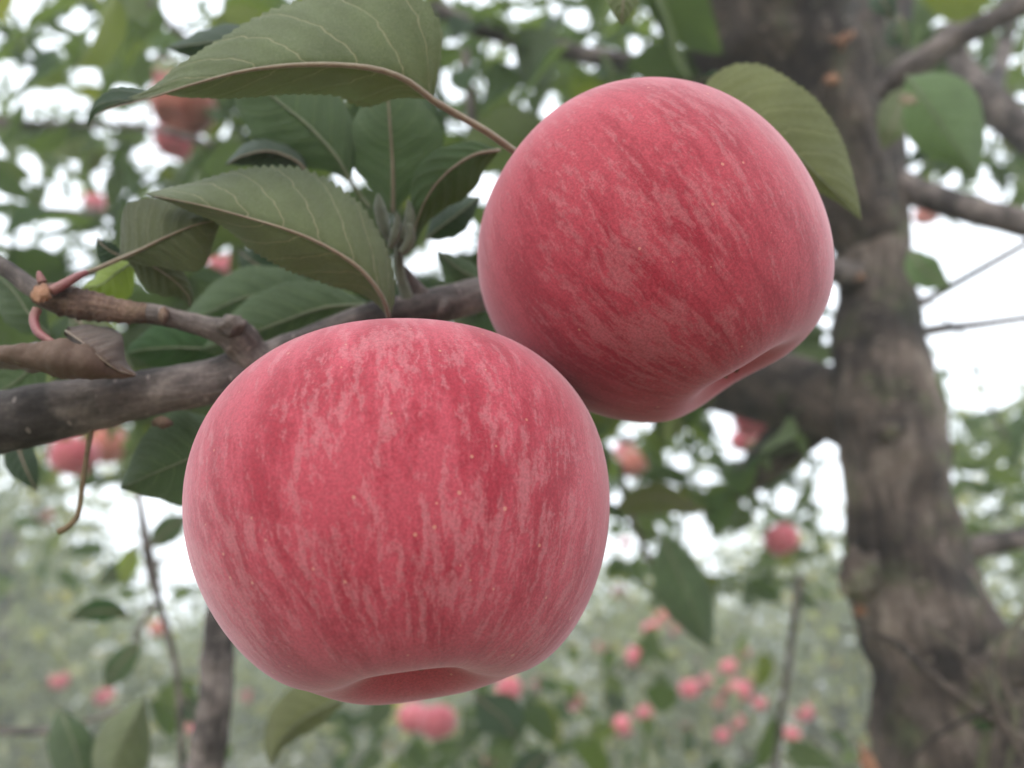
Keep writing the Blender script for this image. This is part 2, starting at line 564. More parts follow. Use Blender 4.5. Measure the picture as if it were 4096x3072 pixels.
def big_leaf(rib, wa, wb, mat, parent, da=0., db=0., teeth=.05, nteeth=34, petiole=None, rib_mat='midrib',
             rib_r=9, upper=False, puff=.0009, label=None, wave=.0, hang=0.):
    """rib: (px, py, depth) from leaf base to tip; wa / wb: half widths in px on its right / left hand (seen from the camera);
    da / db: how much further the two edges are than the rib"""
    nu, nv = 150, 8
    R = spline(rib, nu)
    t = np.linspace(0, 1, nu)
    T = np.gradient(R[:, :2], axis=0)
    k = 9
    Tp = np.vstack([np.repeat(T[:1], k, 0), T, np.repeat(T[-1:], k, 0)])
    T = np.stack([np.convolve(Tp[:, i], np.ones(2 * k + 1) / (2 * k + 1), 'valid') for i in (0, 1)], 1)
    T /= np.linalg.norm(T, axis=1)[:, None]
    Nn = np.stack([T[:, 1], -T[:, 0]], 1)            # left of travel in the picture (y down)

    def prof(w):
        w = np.asarray(w, float)
        return spline(np.stack([np.linspace(0, 1, len(w)) * 1000, w], 1), 600)

    def ev(w):
        pr = prof(w)
        return np.interp(t * 1000, pr[:, 0], pr[:, 1])

    WA, WB = ev(wa), ev(wb)
    DA = ev(da) if np.ndim(da) else np.full(nu, da) * np.sin(np.pi * t) ** .5
    DB = ev(db) if np.ndim(db) else np.full(nu, db) * np.sin(np.pi * t) ** .5
    Vc = np.r_[-np.linspace(1, 0, nv), np.linspace(0, 1, nv)[1:]]
    pts = np.zeros((nu, len(Vc), 3))
    ph = random.random() * 9
    for i in range(nu):
        saw = (t[i] * nteeth) % 1.0
        for j, v in enumerate(Vc):
            av = abs(v)
            W = WA[i] if v < 0 else WB[i]
            D = DA[i] if v < 0 else DB[i]
            ed = 1 - teeth * (1 - saw) * (1 if av > .98 else 0)
            lean = 0
            off = W * av * ed
            s = t[i] - .24 * av ** 1.25 + (.035 if v > 0 else -.035)
            q = puff * (abs(((s * 7.5) % 1) - .5) * 2 - .5) * (av * (1 - av) * 4)
            q += wave * math.sin(t[i] * 14 + ph + (2 if v > 0 else 0)) * av * av
            # curve the blade across
            dd = D * (av ** 1.6) + q
            sg = -1 if v < 0 else 1
            x = R[i, 0] + Nn[i, 0] * off * sg + T[i, 0] * lean
            y = R[i, 1] + Nn[i, 1] * off * sg + T[i, 1] * lean
            y += 2.5 * math.sin(t[i] * 31 + ph) * av
            pts[i, j] = (x, y, R[i, 2] + dd)
    W3 = PN(pts[..., 0], pts[..., 1], pts[..., 2]).reshape(-1, 3)
    Fc, uvs = leaf_strip_mesh(W3, t, Vc, mat, 'leaf', flip=not upper)
    base = P(*rib[0])
    o = obj('leaf', W3, Fc, M[mat], parent, base, attrs={'leafuv': uvs})
    if label:
        o['label'] = label
    # midrib with its petiole, one stalk; slightly nearer than the blade
    pr = np.array([(r[0], r[1], r[2] - .0004) for r in R[::6]])
    rib_r = rib_r * .8
    rr = np.linspace(rib_r, 1.4, len(pr))
    if petiole:
        pe = spline(list(petiole) + [tuple(pr[0])], 14)[:-1]
        pr = np.vstack([pe, pr])
        rr = np.r_[np.full(len(pe), rib_r * 1.05), rr]
    C = PN(pr[:, 0], pr[:, 1], pr[:, 2])
    rad = rr / FPX * pr[:, 2]
    V, F2, A = tube(C, rad, 8, .05, 400)
    obj('midrib', V, F2, M[rib_mat], o, base, attrs={'bark': A})
    return o


def branch(name, pts, mat, parent, n=40, nseg=16, rough=.06, rscale=160, label=None, bumps=()):
    """pts: (px, py, depth, radius px)"""
    s = spline(pts, n)
    C = PN(s[:, 0], s[:, 1], s[:, 2])
    rad = np.abs(s[:, 3]) / FPX * s[:, 2]
    for (f, wdt, amp) in bumps:
        rad = rad * (1 + amp * np.exp(-((np.linspace(0, 1, n) - f) / wdt) ** 2))
    V, Fc, A = tube(C, rad, nseg, rough, rscale, seed=random.random() * 50)
    o = obj(name, V, Fc, M[mat], parent, C[0], attrs={'bark': A})
    if label:
        o['label'] = label
    return o


def blob(name, c, r, mat, parent, sc=(1, 1, 1), rough=.25, freq=1.5, n=12, seed=0):
    V, Fc = [], []
    for i in range(n + 1):
        a = math.pi * i / n
        for k in range(2 * n):
            th = math.pi * k / n
            d = Vector((math.sin(a) * math.cos(th), math.sin(a) * math.sin(th), math.cos(a)))
            rr = r * (1 + rough * mn.noise(d * freq + Vector((seed, 0, 0))) + rough * .5 * mn.noise(d * freq * 3.1 + Vector((seed, 0, 0))))
            V.append((c[0] + d.x * rr * sc[0], c[1] + d.y * rr * sc[1], c[2] + d.z * rr * sc[2]))
    for i in range(n):
        for k in range(2 * n):
            k2 = (k + 1) % (2 * n)
            Fc.append((i * 2 * n + k, (i + 1) * 2 * n + k, (i + 1) * 2 * n + k2, i * 2 * n + k2))
    return obj(name, V, Fc, M[mat], parent, c)


# ------------------------------------------------------------------ the apple tree
TRUNK = [  # px, py, depth, radius px
    (3620, -900, 1.02, 85), (3560, -300, .90, 110), (3500, 100, .82, 125), (3490, 500, .77, 125),
    (3490, 900, .72, 145), (3500, 1300, .68, 165), (3540, 1700, .645, 190), (3600, 2100, .62, 222),
    (3690, 2500, .60, 262), (3790, 2800, .59, 300), (3850, 3100, .585, 335), (3950, 3700, .60, 370)]
tb = P(3950, 3700, .60)
tree = bpy.data.objects.new('apple_tree', None)
COL.objects.link(tree)
tree.location = (tb.x + .02, tb.y + .03, 0.0)
tag(tree, 'gnarled grey-brown apple tree whose trunk rises at right and whose branches hold the large apples', 'tree')


def build_trunk():
    s = spline(TRUNK, 110)
    C = PN(s[:, 0], s[:, 1], s[:, 2])
    rad = s[:, 3] / FPX * s[:, 2]
    C, rad = C[::-1], rad[::-1]
    # down to the ground
    z0 = C[0][2]
    low = [np.array((tree.location.x + (C[0][0] - tree.location.x) * f, tree.location.y + (C[0][1] - tree.location.y) * f, z0 * f - .05 * (1 - f)))
           for f in np.linspace(0, 1, 22)[:-1]]
    lr = np.linspace(rad[0] * 1.5, rad[0], 22)[:-1]
    C = np.vstack([low, C])
    rad = np.r_[lr, rad]
    V, Fc, A = tube(C, rad, 72, .20, 26, seed=3)
    o = obj('trunk', V, Fc, M['bark_trunk'], tree, C[0], attrs={'bark': A})


build_trunk()
# left fork of the trunk and the other big limbs
branch('limb', [(3470, 980, .71, 120), (3340, 650, .70, 190), (3200, 330, .69, 250), (3060, 60, .68, 285), (2960, -250, .68, 300), (2850, -700, .72, 270)],
       'bark_trunk', tree, 80, 48, .18, 30)
branch('limb', [(3600, 1800, .66, 130), (3330, 1620, .70, 140), (3080, 1540, .80, 150), (2800, 1500, .95, 130), (2450, 1430, 1.2, 95), (2000, 1400, 1.5, 70)],
       'bark_trunk', tree, 50, 32, .10, 26, label='dark mossy limb behind the back apple')
branch('limb', [(3560, 1480, .69, 110), (3320, 1590, .72, 112), (3190, 1720, .78, 100), (3070, 1840, .86, 82), (2970, 1930, 1.0, 58), (2900, 1990, 1.25, 34), (2850, 2030, 1.6, 14)],
       'bark_trunk', tree, 50, 28, .10, 26)
branch('branch', [(3520, 400, .75, 55), (3620, 290, .72, 52), (3800, 170, .70, 47), (3990, 70, .68, 44), (4250, -60, .66, 42)], 'bark_branch', tree, 50, 20, .07, 60)
branch('branch', [(3520, 690, .74, 60), (3650, 760, .71, 58), (3850, 830, .68, 56), (4080, 890, .65, 56), (4350, 970, .62, 54)], 'bark_branch', tree, 50, 20, .06, 60)
branch('branch', [(3800, 2210, .70, 50), (3900, 2190, .69, 46), (4100, 2150, .68, 42), (4300, 2130, .68, 40)], 'bark_branch', tree, 30, 18, .06, 60)
branch('branch', [(3780, 120, 1.0, 42), (3860, 280, .98, 48), (3950, 390, .95, 62), (4080, 520, .93, 66), (4250, 640, .9, 60)], 'bark_branch', tree, 40, 18, .09, 60)
branch('branch', [(4040, -60, 1.1, 30), (4020, 180, 1.1, 30), (3960, 400, 1.0, 34)], 'bark_branch', tree, 30, 14, .06, 60)
branch('twig', [(3640, 1240, .75, 18), (3760, 1170, .74, 17), (3900, 1090, .72, 16), (4130, 960, .7, 15)], 'bark_branch', tree, 30, 10, .05, 60)
branch('twig', [(3640, 1340, .78, 26), (3760, 1315, .77, 22), (3900, 1300, .76, 18), (4150, 1265, .75, 16)], 'bark_branch', tree, 30, 10, .05, 60)
branch('twig', [(3300, 2500, .60, 0), (3560, 2560, .52, 12), (3700, 2680, .50, 15), (3860, 2800, .49, 17), (4096, 2960, .48, 19), (4300, 3080, .48, 20)], 'bark_trunk', tree, 40, 12, .06, 60)
branch('twig', [(4020, 2520, .52, 14), (3990, 2680, .51, 16), (3960, 2860, .50, 18), (3920, 3100, .50, 20)], 'bark_trunk', tree, 40, 12, .06, 60)
branch('limb', [(3900, 2650, .57, 120), (4010, 2640, .56, 120), (4140, 2620, .56, 110), (4400, 2560, .58, 90)], 'bark_trunk', tree, 30, 24, .12, 40)
branch('twig', [(3700, 2500, .50, 8), (3850, 2620, .485, 10), (3960, 2760, .48, 12), (4010, 2900, .478, 12), (4150, 3100, .475, 13)], 'bark_trunk', tree, 40, 10, .06, 60)
branch('twig', [(4120, 2440, .50, 14), (4040, 2540, .49, 13), (4000, 2680, .485, 12), (4060, 2860, .48, 10), (4030, 3100, .48, 9)], 'bark_trunk', tree, 40, 10, .06, 60)
branch('twig', [(3560, 3150, .50, 10), (3700, 2980, .49, 9), (3900, 2860, .485, 8), (4150, 2780, .48, 7)], 'bark_trunk', tree, 30, 10, .06, 60)
# orange pruning scars and knots on the trunk
for (x, y, d, r, s3, mt) in [(3352, 135, .634, 48, (.8, .55, 1.3), 'scar'), (3325, 318, .637, 22, (1.2, .5, 1.0), 'scar'), (3420, 1105, .664, 20, (1.5, .5, .8), 'scar'),
                              (3010, 5, .63, 30, (1.2, .6, .7), 'scar'), (3440, 2440, .575, 22, (1, .6, .8), 'scar'), (3470, 3060, .54, 50, (.5, .6, 1.2), 'scar'),
                              (3440, 2300, .565, 75, (1, .8, 1.15), 'bark_trunk'), (3560, 1720, .60, 45, (1, .6, .7), 'bark_trunk'), (3920, 2700, .50, 55, (1, .6, 1.3), 'bark_trunk')]:
    o = blob('pruning_scar' if mt == 'scar' else 'bark_knot', P(x, y, d), r / FPX * d, mt, tree, s3, .9 if mt == 'scar' else .6, 2.0, 14, x)

# main branch behind the apples
branch('branch', [(-420, 1790, .205, 132), (0, 1690, .205, 126), (300, 1628, .206, 112), (600, 1572, .208, 94), (900, 1512, .211, 88), (1200, 1400, .216, 80),
                  (1500, 1280, .222, 74), (1750, 1222, .230, 72), (2050, 1150, .26, 68), (2500, 1080, .38, 62), (3000, 1030, .56, 50), (3420, 1100, .68, 52)],
       'bark_branch', tree, 190, 30, .055, 330, label='grey-brown branch behind the two large apples',
       bumps=[(.22, .008, .06), (.30, .008, .05), (.355, .012, .10)])
# fruiting spur
branch('spur', [(1080, 1480, .212, 66), (1000, 1410, .209, 70), (940, 1345, .206, 72), (860, 1318, .204, 50), (740, 1285, .202, 40), (640, 1262, .200, 40), (560, 1250, .199, 42)],
       'bark_branch', tree, 60, 20, .12, 420, label='grey twig rising from the main branch')
branch('spur', [(590, 1254, .199, 40), (500, 1246, .198, 46), (400, 1232, .197, 56), (300, 1212, .196, 62), (210, 1190, .195, 58), (150, 1172, .195, 42)],
       'bark_spur', tree, 70, 22, .09, 700, label='ringed brown spur with an orange scar at its end',
       bumps=[(f, .012, .10) for f in (.05, .16, .24, .33, .42, .50, .58, .66, .75)])
branch('twig', [(190, 1190, .196, 34), (110, 1140, .197, 36), (40, 1085, .198, 34), (-120, 990, .20, 32)], 'bark_branch', tree, 30, 14, .06, 300)
blob('bud_scar', P(163, 1176, .1885), .0021, 'scar', tree, (1.05, .6, 1.15), .4, 2.2, 12, 5)
blob('bark_knot', P(925, 1300, .201), .0028, 'bark_branch', tree, (1.3, 1, .9), .5, 1.6, 12, 8)
blob('bark_knot', P(655, 1262, .196), .0016, 'bark_spur', tree, (.7, 1, 1.3), .4, 2, 10, 2)
blob('bark_knot', P(648, 1690, .205), .0018, 'bark_spur', tree, (1.4, 1, .8), .4, 2, 10, 12)
# small twig / bud cluster in the middle
branch('twig', [(1640, 1260, .224, 34), (1625, 1180, .222, 27), (1600, 1090, .220, 20), (1595, 960, .218, 17), (1590, 880, .217, 12)], 'bud', tree, 30, 12, .08, 400)
branch('twig', [(1760, 1240, .228, 60), (1700, 1200, .226, 42), (1650, 1130, .224, 26), (1610, 1075, .222, 18)], 'bark_branch', tree, 30, 14, .10, 400)
for pts in ([(1560, 960, .215, 14), (1535, 900, .214, 26), (1520, 830, .213, 25), (1512, 775, .212, 6)],
            [(1600, 960, .214, 20), (1640, 900, .213, 30), (1640, 850, .212, 20), (1632, 800, .211, 4)],
            [(1610, 1010, .213, 18), (1640, 960, .212, 22), (1640, 900, .211, 14)],
            [(1560, 990, .213, 12), (1580, 940, .212, 20), (1590, 880, .211, 14), (1585, 850, .21, 4)]):
    branch('bud', pts, 'bud', tree, 20, 12, .12, 500)

# --- the big leaves -------------------------------------------------------
big_leaf([(1730, 400, .192), (1620, 318, .186), (1480, 272, .182), (1250, 258, .180), (1000, 280, .179), (780, 335, .180), (600, 392, .182), (470, 425, .186), (390, 455, .190), (350, 505, .192)],
         [5, 300, 365, 320, 262, 205, 145, 95, 40, 14, 0], [0, 100, 165, 130, 120, 118, 95, 52, -30, -72, -3], 'leaf_big', tree,
         da=[0, .004, .007, .009, .009, .008, .006, .003, .001, 0, 0], db=[0, .010, .016, .016, .014, .012, .008, .006, .006, .004, 0],
         petiole=[(2090, 630, .205), (1960, 535, .200), (1840, 465, .196)], rib_r=17, teeth=.075, nteeth=40, wave=.0008,
         label='big felty grey-green leaf across the top with its dark tip curled down')
big_leaf([(1555, 1268, .200), (1530, 1190, .196), (1450, 1085, .192), (1330, 1000, .189), (1180, 930, .187), (980, 868, .186), (780, 815, .186), (580, 778, .187)],
         [4, 88, 168, 232, 262, 250, 208, 135, 62, 4], [0, 62, 120, 150, 158, 138, 82, 48, 22, 0], 'leaf_big', tree, da=.012, db=.010,
         rib_r=13, teeth=.085, nteeth=38, wave=.001, label='large olive-grey leaf standing above the front apple')
big_leaf([(1400, 720, .235), (1340, 620, .232), (1230, 500, .230), (1080, 380, .230), (900, 250, .232)],
         [4, 120, 180, 190, 130, 5], [0, 110, 170, 180, 120, 5], 'leaf_green', tree, da=.006, db=.006, rib_r=10, rib_mat='midrib_pale',
         petiole=[(1480, 830, .238), (1440, 780, .237)], label='green leaf behind the big top leaf')
big_leaf([(1572, 850, .238), (1572, 740, .234), (1568, 620, .232), (1560, 500, .230), (1550, 350, .230), (1545, 240, .232)],
         [4, 95, 190, 215, 160, 70, 5], [0, 90, 170, 185, 130, 60, 5], 'leaf_green', tree, da=.004, db=.006, rib_r=10, rib_mat='midrib',
         label='upright green leaf under the big top leaf')
big_leaf([(2000, 600, .214), (1900, 618, .211), (1800, 680, .209), (1720, 770, .209), (1670, 880, .211), (1650, 1010, .214)],
         [2, 55, 95, 105, 60, 12, 0], [2, 85, 125, 118, 75, 30, 0], 'leaf_dull', tree, da=.004, db=.008, rib_r=8, upper=True,
         label='drooping two-tone leaf left of the back apple')
big_leaf([(1700, 960, .250), (1760, 910, .247), (1840, 850, .245), (1925, 785, .246)], [0, 55, 72, 45, 0], [0, 50, 68, 50, 0], 'leaf_dark', tree, da=.004, db=.006, rib_r=6, rib_mat='midrib_pale')
big_leaf([(1960, 1130, .255), (1860, 1090, .252), (1790, 1040, .252), (1745, 1000, .254)], [0, 40, 52, 30, 0], [0, 55, 80, 45, 0], 'leaf_green', tree, da=.004, db=.006, rib_r=6, rib_mat='midrib_pale')
big_leaf([(1230, 690, .232), (1180, 640, .230), (1080, 605, .228), (980, 620, .228), (900, 660, .23)], [0, 60, 62, 40, 0], [0, 40, 62, 50, 0], 'leaf_dark', tree, da=.01, db=.008, rib_r=6,
         label='dark leaf edge peeping over the large olive-grey leaf')
big_leaf([(1180, 200, .24), (1050, 175, .238), (900, 165, .238), (760, 180, .24), (660, 195, .242)], [0, 55, 72, 45, 0], [0, 55, 90, 60, 0], 'leaf_dark', tree, da=.006, db=.006, rib_r=7, rib_mat='midrib_pale')
# rolled leaf on the red petiole, with the hanging half below
big_leaf([(480, 1035, .200), (560, 1000, .196), (660, 950, .193), (780, 900, .193), (880, 880, .196)],
         [4, 60, 110, 160, 175, 130, 12], [6, 165, 185, 140, 65, 6], 'leaf_dull', tree, da=.004, db=.006, rib_r=11,
         petiole=[(222, 1152, .192), (300, 1110, .194), (400, 1070, .197)], teeth=.015, label='rounded spotted dull green leaf on the red petiole')
big_leaf([(495, 1020, .204), (580, 1050, .203), (680, 1110, .203), (750, 1180, .205), (760, 1235, .206)],
         [0, 55, 90, 85, 40, 0], [0, 55, 80, 60, 30, 0], 'leaf_dull', tree, da=.003, db=.004, rib_r=6, teeth=.02)
branch('petiole', [(205, 1165, .190, 20), (250, 1140, .191, 19), (310, 1106, .193, 16), (345, 1090, .195, 13)], 'petiole_red', tree, 14, 12, .04, 300)
big_leaf([(540, 1040, .222), (470, 1090, .220), (400, 1140, .219), (320, 1150, .22)], [0, 50, 62, 35, 0], [0, 85, 110, 60, 0], 'leaf_yellow', tree, da=.004, db=.004, rib_r=5, rib_mat='midrib_pale',
         label='yellow-green leaf behind the rounded spotted leaf')
big_leaf([(500, 1030, .216), (450, 1010, .215), (410, 980, .215), (385, 950, .216)], [0, 25, 32, 20, 0], [0, 45, 60, 30, 0], 'leaf_dark', tree, rib_r=4)
# leaves behind the spur
big_leaf([(1480, 1220, .245), (1300, 1230, .240), (1120, 1290, .238), (960, 1350, .238), (800, 1400, .24)], [0, 110, 150, 110, 0], [0, 80, 120, 110, 0], 'leaf_green', tree, da=.006, db=.006, rib_r=9, rib_mat='midrib_pale')
big_leaf([(1330, 1210, .26), (1150, 1170, .257), (980, 1190, .256), (820, 1260, .258), (700, 1340, .26)], [0, 90, 120, 80, 0], [0, 80, 120, 90, 0], 'leaf_green', tree, da=.006, db=.006, rib_r=8, rib_mat='midrib_pale')
big_leaf([(1000, 1430, .25), (860, 1400, .247), (700, 1390, .246), (560, 1400, .248), (500, 1420, .25)], [0, 100, 130, 90, 0], [0, 70, 110, 80, 0], 'leaf_green', tree, da=.006, db=.006, rib_r=8, rib_mat='midrib_pale', upper=True)
big_leaf([(1120, 1130, .28), (1060, 1080, .278), (1000, 1040, .277), (950, 1000, .28)], [0, 60, 80, 50, 0], [0, 60, 80, 50, 0], 'leaf_dark', tree, rib_r=5)
# left edge leaves
big_leaf([(200, 1340, .225), (120, 1260, .222), (50, 1160, .222), (-60, 1060, .224)], [0, 70, 90, 60, 0], [0, 80, 100, 60, 0], 'leaf_green', tree, da=.004, db=.006, rib_r=7, rib_mat='midrib_pale')
big_leaf([(270, 1240, .235), (330, 1300, .232), (420, 1390, .231), (540, 1480, .233)], [0, 60, 90, 55, 0], [0, 55, 80, 45, 0], 'leaf_big', tree, da=.004, db=.004, rib_r=7)
big_leaf([(230, 1400, .245), (150, 1450, .242), (60, 1530, .241), (-80, 1600, .243)], [0, 90, 120, 60, 0], [0, 60, 110, 80, 0], 'leaf_green', tree, rib_r=8, rib_mat='midrib_pale')
big_leaf([(60, 1730, .26), (80, 1810, .258), (110, 1890, .257), (150, 1970, .258)], [0, 60, 75, 40, 0], [0, 50, 60, 40, 0], 'leaf_dark', tree, rib_r=7)
# leaf under the branch, left of the front apple
big_leaf([(960, 1700, .222), (850, 1790, .215), (720, 1850, .212), (600, 1900, .212), (482, 1955, .214)], [0, 150, 205, 190, 110, 4], [0, 120, 185, 175, 95, 4], 'leaf_green', tree, da=.008, db=.004, rib_r=8,
         rib_mat='midrib_pale', wave=.001, label='grey-green leaf under the branch left of the front apple')
# leaf behind the back apple on the right
big_leaf([(2760, 430, .245), (2920, 440, .238), (3100, 540, .233), (3260, 690, .231), (3370, 800, .232), (3445, 880, .234)],
         [0, 60, 90, 85, 60, 28, 0], [0, 190, 225, 215, 175, 95, 4], 'leaf_olive', tree, da=.008, db=.006, rib_r=7, rib_mat='midrib_pale', wave=.0008,
         label='yellowish olive leaf peeping out behind the back apple')
big_leaf([(2960, 380, .26), (2900, 330, .258), (2840, 310, .258), (2780, 330, .26)], [0, 30, 40, 20, 0], [0, 25, 30, 20, 0], 'leaf_dark', tree, rib_r=4)
big_leaf([(3625, 300, .42), (3700, 400, .41), (3780, 520, .405), (3860, 640, .405), (3905, 720, .41)], [0, 100, 140, 125, 60, 4], [0, 150, 190, 165, 95, 4], 'leaf_backlit', tree, da=.01, db=.01, rib_r=5,
         rib_mat='midrib_pale', label='broad green leaf in front of the trunk at right')
blob('leaf_spot', P(3632, 398, .402), .0042, 'calyx', tree, (1.2, .12, .9), .3, 1.5, 10, 3)
big_leaf([(3640, 330, .46), (3600, 430, .455), (3560, 520, .452), (3530, 600, .455)], [0, 60, 80, 50, 0], [0, 60, 75, 50, 0], 'leaf_big', tree, rib_r=4, upper=False)
big_leaf([(3560, 30, .5), (3590, 90, .49), (3570, 150, .49), (3540, 60, .5)], [0, 20, 30, 20, 0], [0, 30, 40, 20, 0], 'leaf_dark', tree, rib_r=3)
big_leaf([(3500, -60, .42), (3530, 0, .415), (3560, 50, .415), (3575, 80, .418)], [0, 50, 60, 30, 0], [0, 50, 60, 30, 0], 'leaf_dark', tree, rib_r=4)
big_leaf([(3600, 60, .45), (3620, 110, .448), (3625, 160, .448), (3610, 215, .45)], [0, 30, 38, 20, 0], [0, 30, 36, 20, 0], 'leaf_green', tree, rib_r=4)
big_leaf([(3640, 990, .62), (3680, 1060, .61), (3740, 1110, .61), (3810, 1150, .61)], [0, 60, 75, 45, 0], [0, 55, 70, 40, 0], 'leaf_backlit', tree, rib_r=3)
big_leaf([(3660, 1480, .8), (3720, 1530, .8), (3760, 1590, .8), (3790, 1660, .8)], [0, 30, 40, 25, 0], [0, 30, 40, 25, 0], 'leaf_backlit', tree, rib_r=3)
# hanging tip at the very top
big_leaf([(2500, -160, .22), (2498, -60, .217), (2492, 20, .216), (2486, 100, .217)], [0, 70, 85, 50, 6], [0, 60, 75, 45, 6], 'leaf_big', tree, rib_r=7, label='pale leaf tip hanging from the top edge')
# lower ones
big_leaf([(1390, 2790, .36), (1290, 2830, .352), (1180, 2900, .35), (1110, 2980, .35), (1085, 3070, .352)], [0, 95, 130, 110, 60, 4], [0, 45, 62, 50, 30, 0], 'leaf_olive', tree, da=.01, db=.01, rib_r=6,
         rib_mat='midrib_pale', label='yellowish green leaf just below the front apple')
big_leaf([(2640, 2140, .62), (2700, 2260, .61), (2760, 2400, .60), (2810, 2520, .60), (2850, 2600, .60)], [0, 80, 120, 105, 60, 3], [0, 70, 95, 90, 55, 3], 'leaf_green', tree, da=.01, db=.01, rib_r=5,
         rib_mat='midrib_pale', label='blurred long green leaf pointing down right of the front apple')
big_leaf([(2830, 2050, .75), (2660, 1990, .74), (2540, 2000, .74), (2440, 2060, .75)], [0, 40, 60, 40, 0], [0, 50, 70, 60, 0], 'leaf_olive', tree, rib_r=5)
big_leaf([(520, 2470, .50), (450, 2445, .49), (360, 2450, .488), (270, 2475, .49)], [0, 40, 52, 32, 0], [0, 32, 45, 25, 0], 'leaf_green', tree, rib_r=4, upper=True, label='small dark green leaf floating blurred at lower left')
big_leaf([(560, 2560, .55), (520, 2610, .545), (460, 2680, .545), (420, 2755, .55)], [0, 35, 50, 40, 0], [0, 40, 60, 50, 0], 'leaf_green', tree, rib_r=4)
big_leaf([(560, 2240, .62), (500, 2270, .61), (430, 2310, .61), (385, 2345, .62)], [0, 35, 40, 25, 0], [0, 35, 45, 25, 0], 'leaf_green', tree, rib_r=4)
big_leaf([(540, 2180, .6), (520, 2240, .6), (500, 2300, .6), (490, 2350, .6)], [0, 35, 45, 25, 0], [0, 35, 40, 25, 0], 'leaf_yellow', tree, rib_r=4)
big_leaf([(600, 2190, .5), (660, 2130, .5), (710, 2090, .5), (760, 2060, .5)], [0, 40, 55, 35, 0], [0, 40, 50, 30, 0], 'leaf_green', tree, rib_r=4)
big_leaf([(575, 2790, .41), (530, 2890, .402), (480, 3000, .40), (440, 3120, .40), (420, 3240, .405)], [4, 75, 110, 100, 50, 4], [4, 70, 120, 125, 80, 4], 'leaf_big', tree, da=.010, db=.010, rib_r=6,
         rib_mat='midrib_pale', wave=.001, label='wide grey-green leaf at the lower left corner')
big_leaf([(235, 2830, .42), (275, 2920, .412), (310, 3020, .41), (330, 3130, .41), (340, 3240, .415)], [4, 90, 115, 105, 60, 4], [4, 60, 90, 90, 50, 4], 'leaf_green', tree, da=.008, db=.008, rib_r=6,
         rib_mat='midrib_pale', wave=.001)
big_leaf([(730, 2780, .7), (760, 2830, .7), (790, 2880, .7), (800, 2940, .7)], [0, 35, 40, 25, 0], [0, 35, 40, 25, 0], 'leaf_dark', tree, rib_r=4)
big_leaf([(1900, 2780, .6), (1960, 2830, .6), (2020, 2880, .6), (2060, 2960, .6)], [0, 70, 100, 70, 0], [0, 60, 90, 70, 0], 'leaf_dark', tree, rib_r=4)
big_leaf([(2060, 3160, .6), (2100, 3090, .6), (2150, 3040, .6), (2210, 3020, .6)], [0, 50, 70, 50, 0], [0, 40, 60, 40, 0], 'leaf_dark', tree, rib_r=4)
big_leaf([(3880, 2900, .49), (3920, 2880, .488), (3960, 2885, .488), (3990, 2910, .49)], [0, 40, 46, 30, 0], [0, 40, 50, 36, 0], 'leaf_green', tree, rib_r=3, upper=True, label='small bright green leaf at the foot of the trunk')
# stalk left by a fallen fruit
branch('fruit_stalk', [(372, 1700, .205, 10), (352, 1790, .203, 10), (335, 1900, .201, 10), (322, 2000, .200, 9), (308, 2065, .199, 10), (275, 2105, .198, 12), (236, 2126, .198, 14)],
       'stalk', tree, 40, 12, .12, 700, label='bare hooked brown stalk hanging under the branch')
branch('petiole', [(150, 1235, .190, 18), (136, 1275, .189, 18), (150, 1325, .187, 17), (190, 1358, .186, 15), (235, 1385, .186, 12)], 'petiole_red', tree, 20, 12, .05, 300,
       label='bent red stalk of the dried leaf')
branch('petiole', [(170, 1130, .193, 18), (160, 1105, .193, 14), (155, 1085, .193, 6)], 'petiole_red', tree, 10, 10, .08, 300)


def dried_leaf():
    """two curled brown rolls of one dry leaf"""
    def part(rib, wa, wb, da, db, wv):
        return big_leaf(rib, wa, wb, 'dry_leaf', tree, da=da, db=db, teeth=.02, rib_r=5, wave=wv, puff=.0012)
    o = part([(230, 1385, .188), (170, 1395, .185), (90, 1405, .184), (0, 1420, .184), (-120, 1440, .186)],
             [10, 30, 30, 35, 30], [60, 95, 70, 55, 40], .010, .012, .0012)
    o['label'] = 'withered rolled brown leaf above the branch at the left edge'
    o = part([(262, 1322, .190), (330, 1370, .186), (400, 1430, .184), (470, 1480, .186), (548, 1503, .190)],
             [15, 32, 30, 20, 0], [20, 90, 130, 70, 0], .006, .014, .0014)
    o['label'] = 'withered brown leaf half pointing right above the branch'
    branch('leaf_roll', [(-60, 1410, .183, 34), (40, 1415, .182, 40), (140, 1425, .182, 46), (240, 1440, .183, 62), (330, 1450, .184, 60), (430, 1480, .187, 34), (540, 1502, .190, 5)],
           'dry_leaf', tree, 90, 26, .42, 260, label='rolled underside of the withered leaf')


dried_leaf()
for (x_, y_) in ((82, 1432), (132, 1434)):
    blob('dark_pit', P(x_, y_, .1805), .0013, 'calyx', tree, (1, .5, 1.1), .3, 2, 8, x_)

# lower twigs and branch
branch('branch', [(900, 2250, .40, 50), (885, 2420, .39, 56), (870, 2600, .385, 62), (860, 2800, .38, 66), (820, 3072, .375, 72), (760, 3400, .37, 78)], 'bark_branch', tree, 70, 22, .07, 130,
       label='dark upright branch below the front apple', bumps=[(.34, .02, .12), (.62, .02, .10)])
branch('twig', [(540, 1900, .55, 10), (565, 2050, .55, 14), (590, 2200, .55, 20), (610, 2300, .55, 22), (640, 2420, .55, 13), (690, 2600, .55, 12), (715, 2780, .55, 11), (730, 3100, .55, 12)], 'bark_branch', tree, 60, 12, .10, 90)
branch('twig', [(620, 2420, .55, 12), (570, 2490, .55, 10), (540, 2560, .55, 8)], 'bark_branch', tree, 20, 10, .06, 90)
branch('twig', [(600, 2290, .55, 12), (650, 2240, .54, 8), (720, 2200, .53, 6)], 'bark_branch', tree, 20, 10, .06, 90)
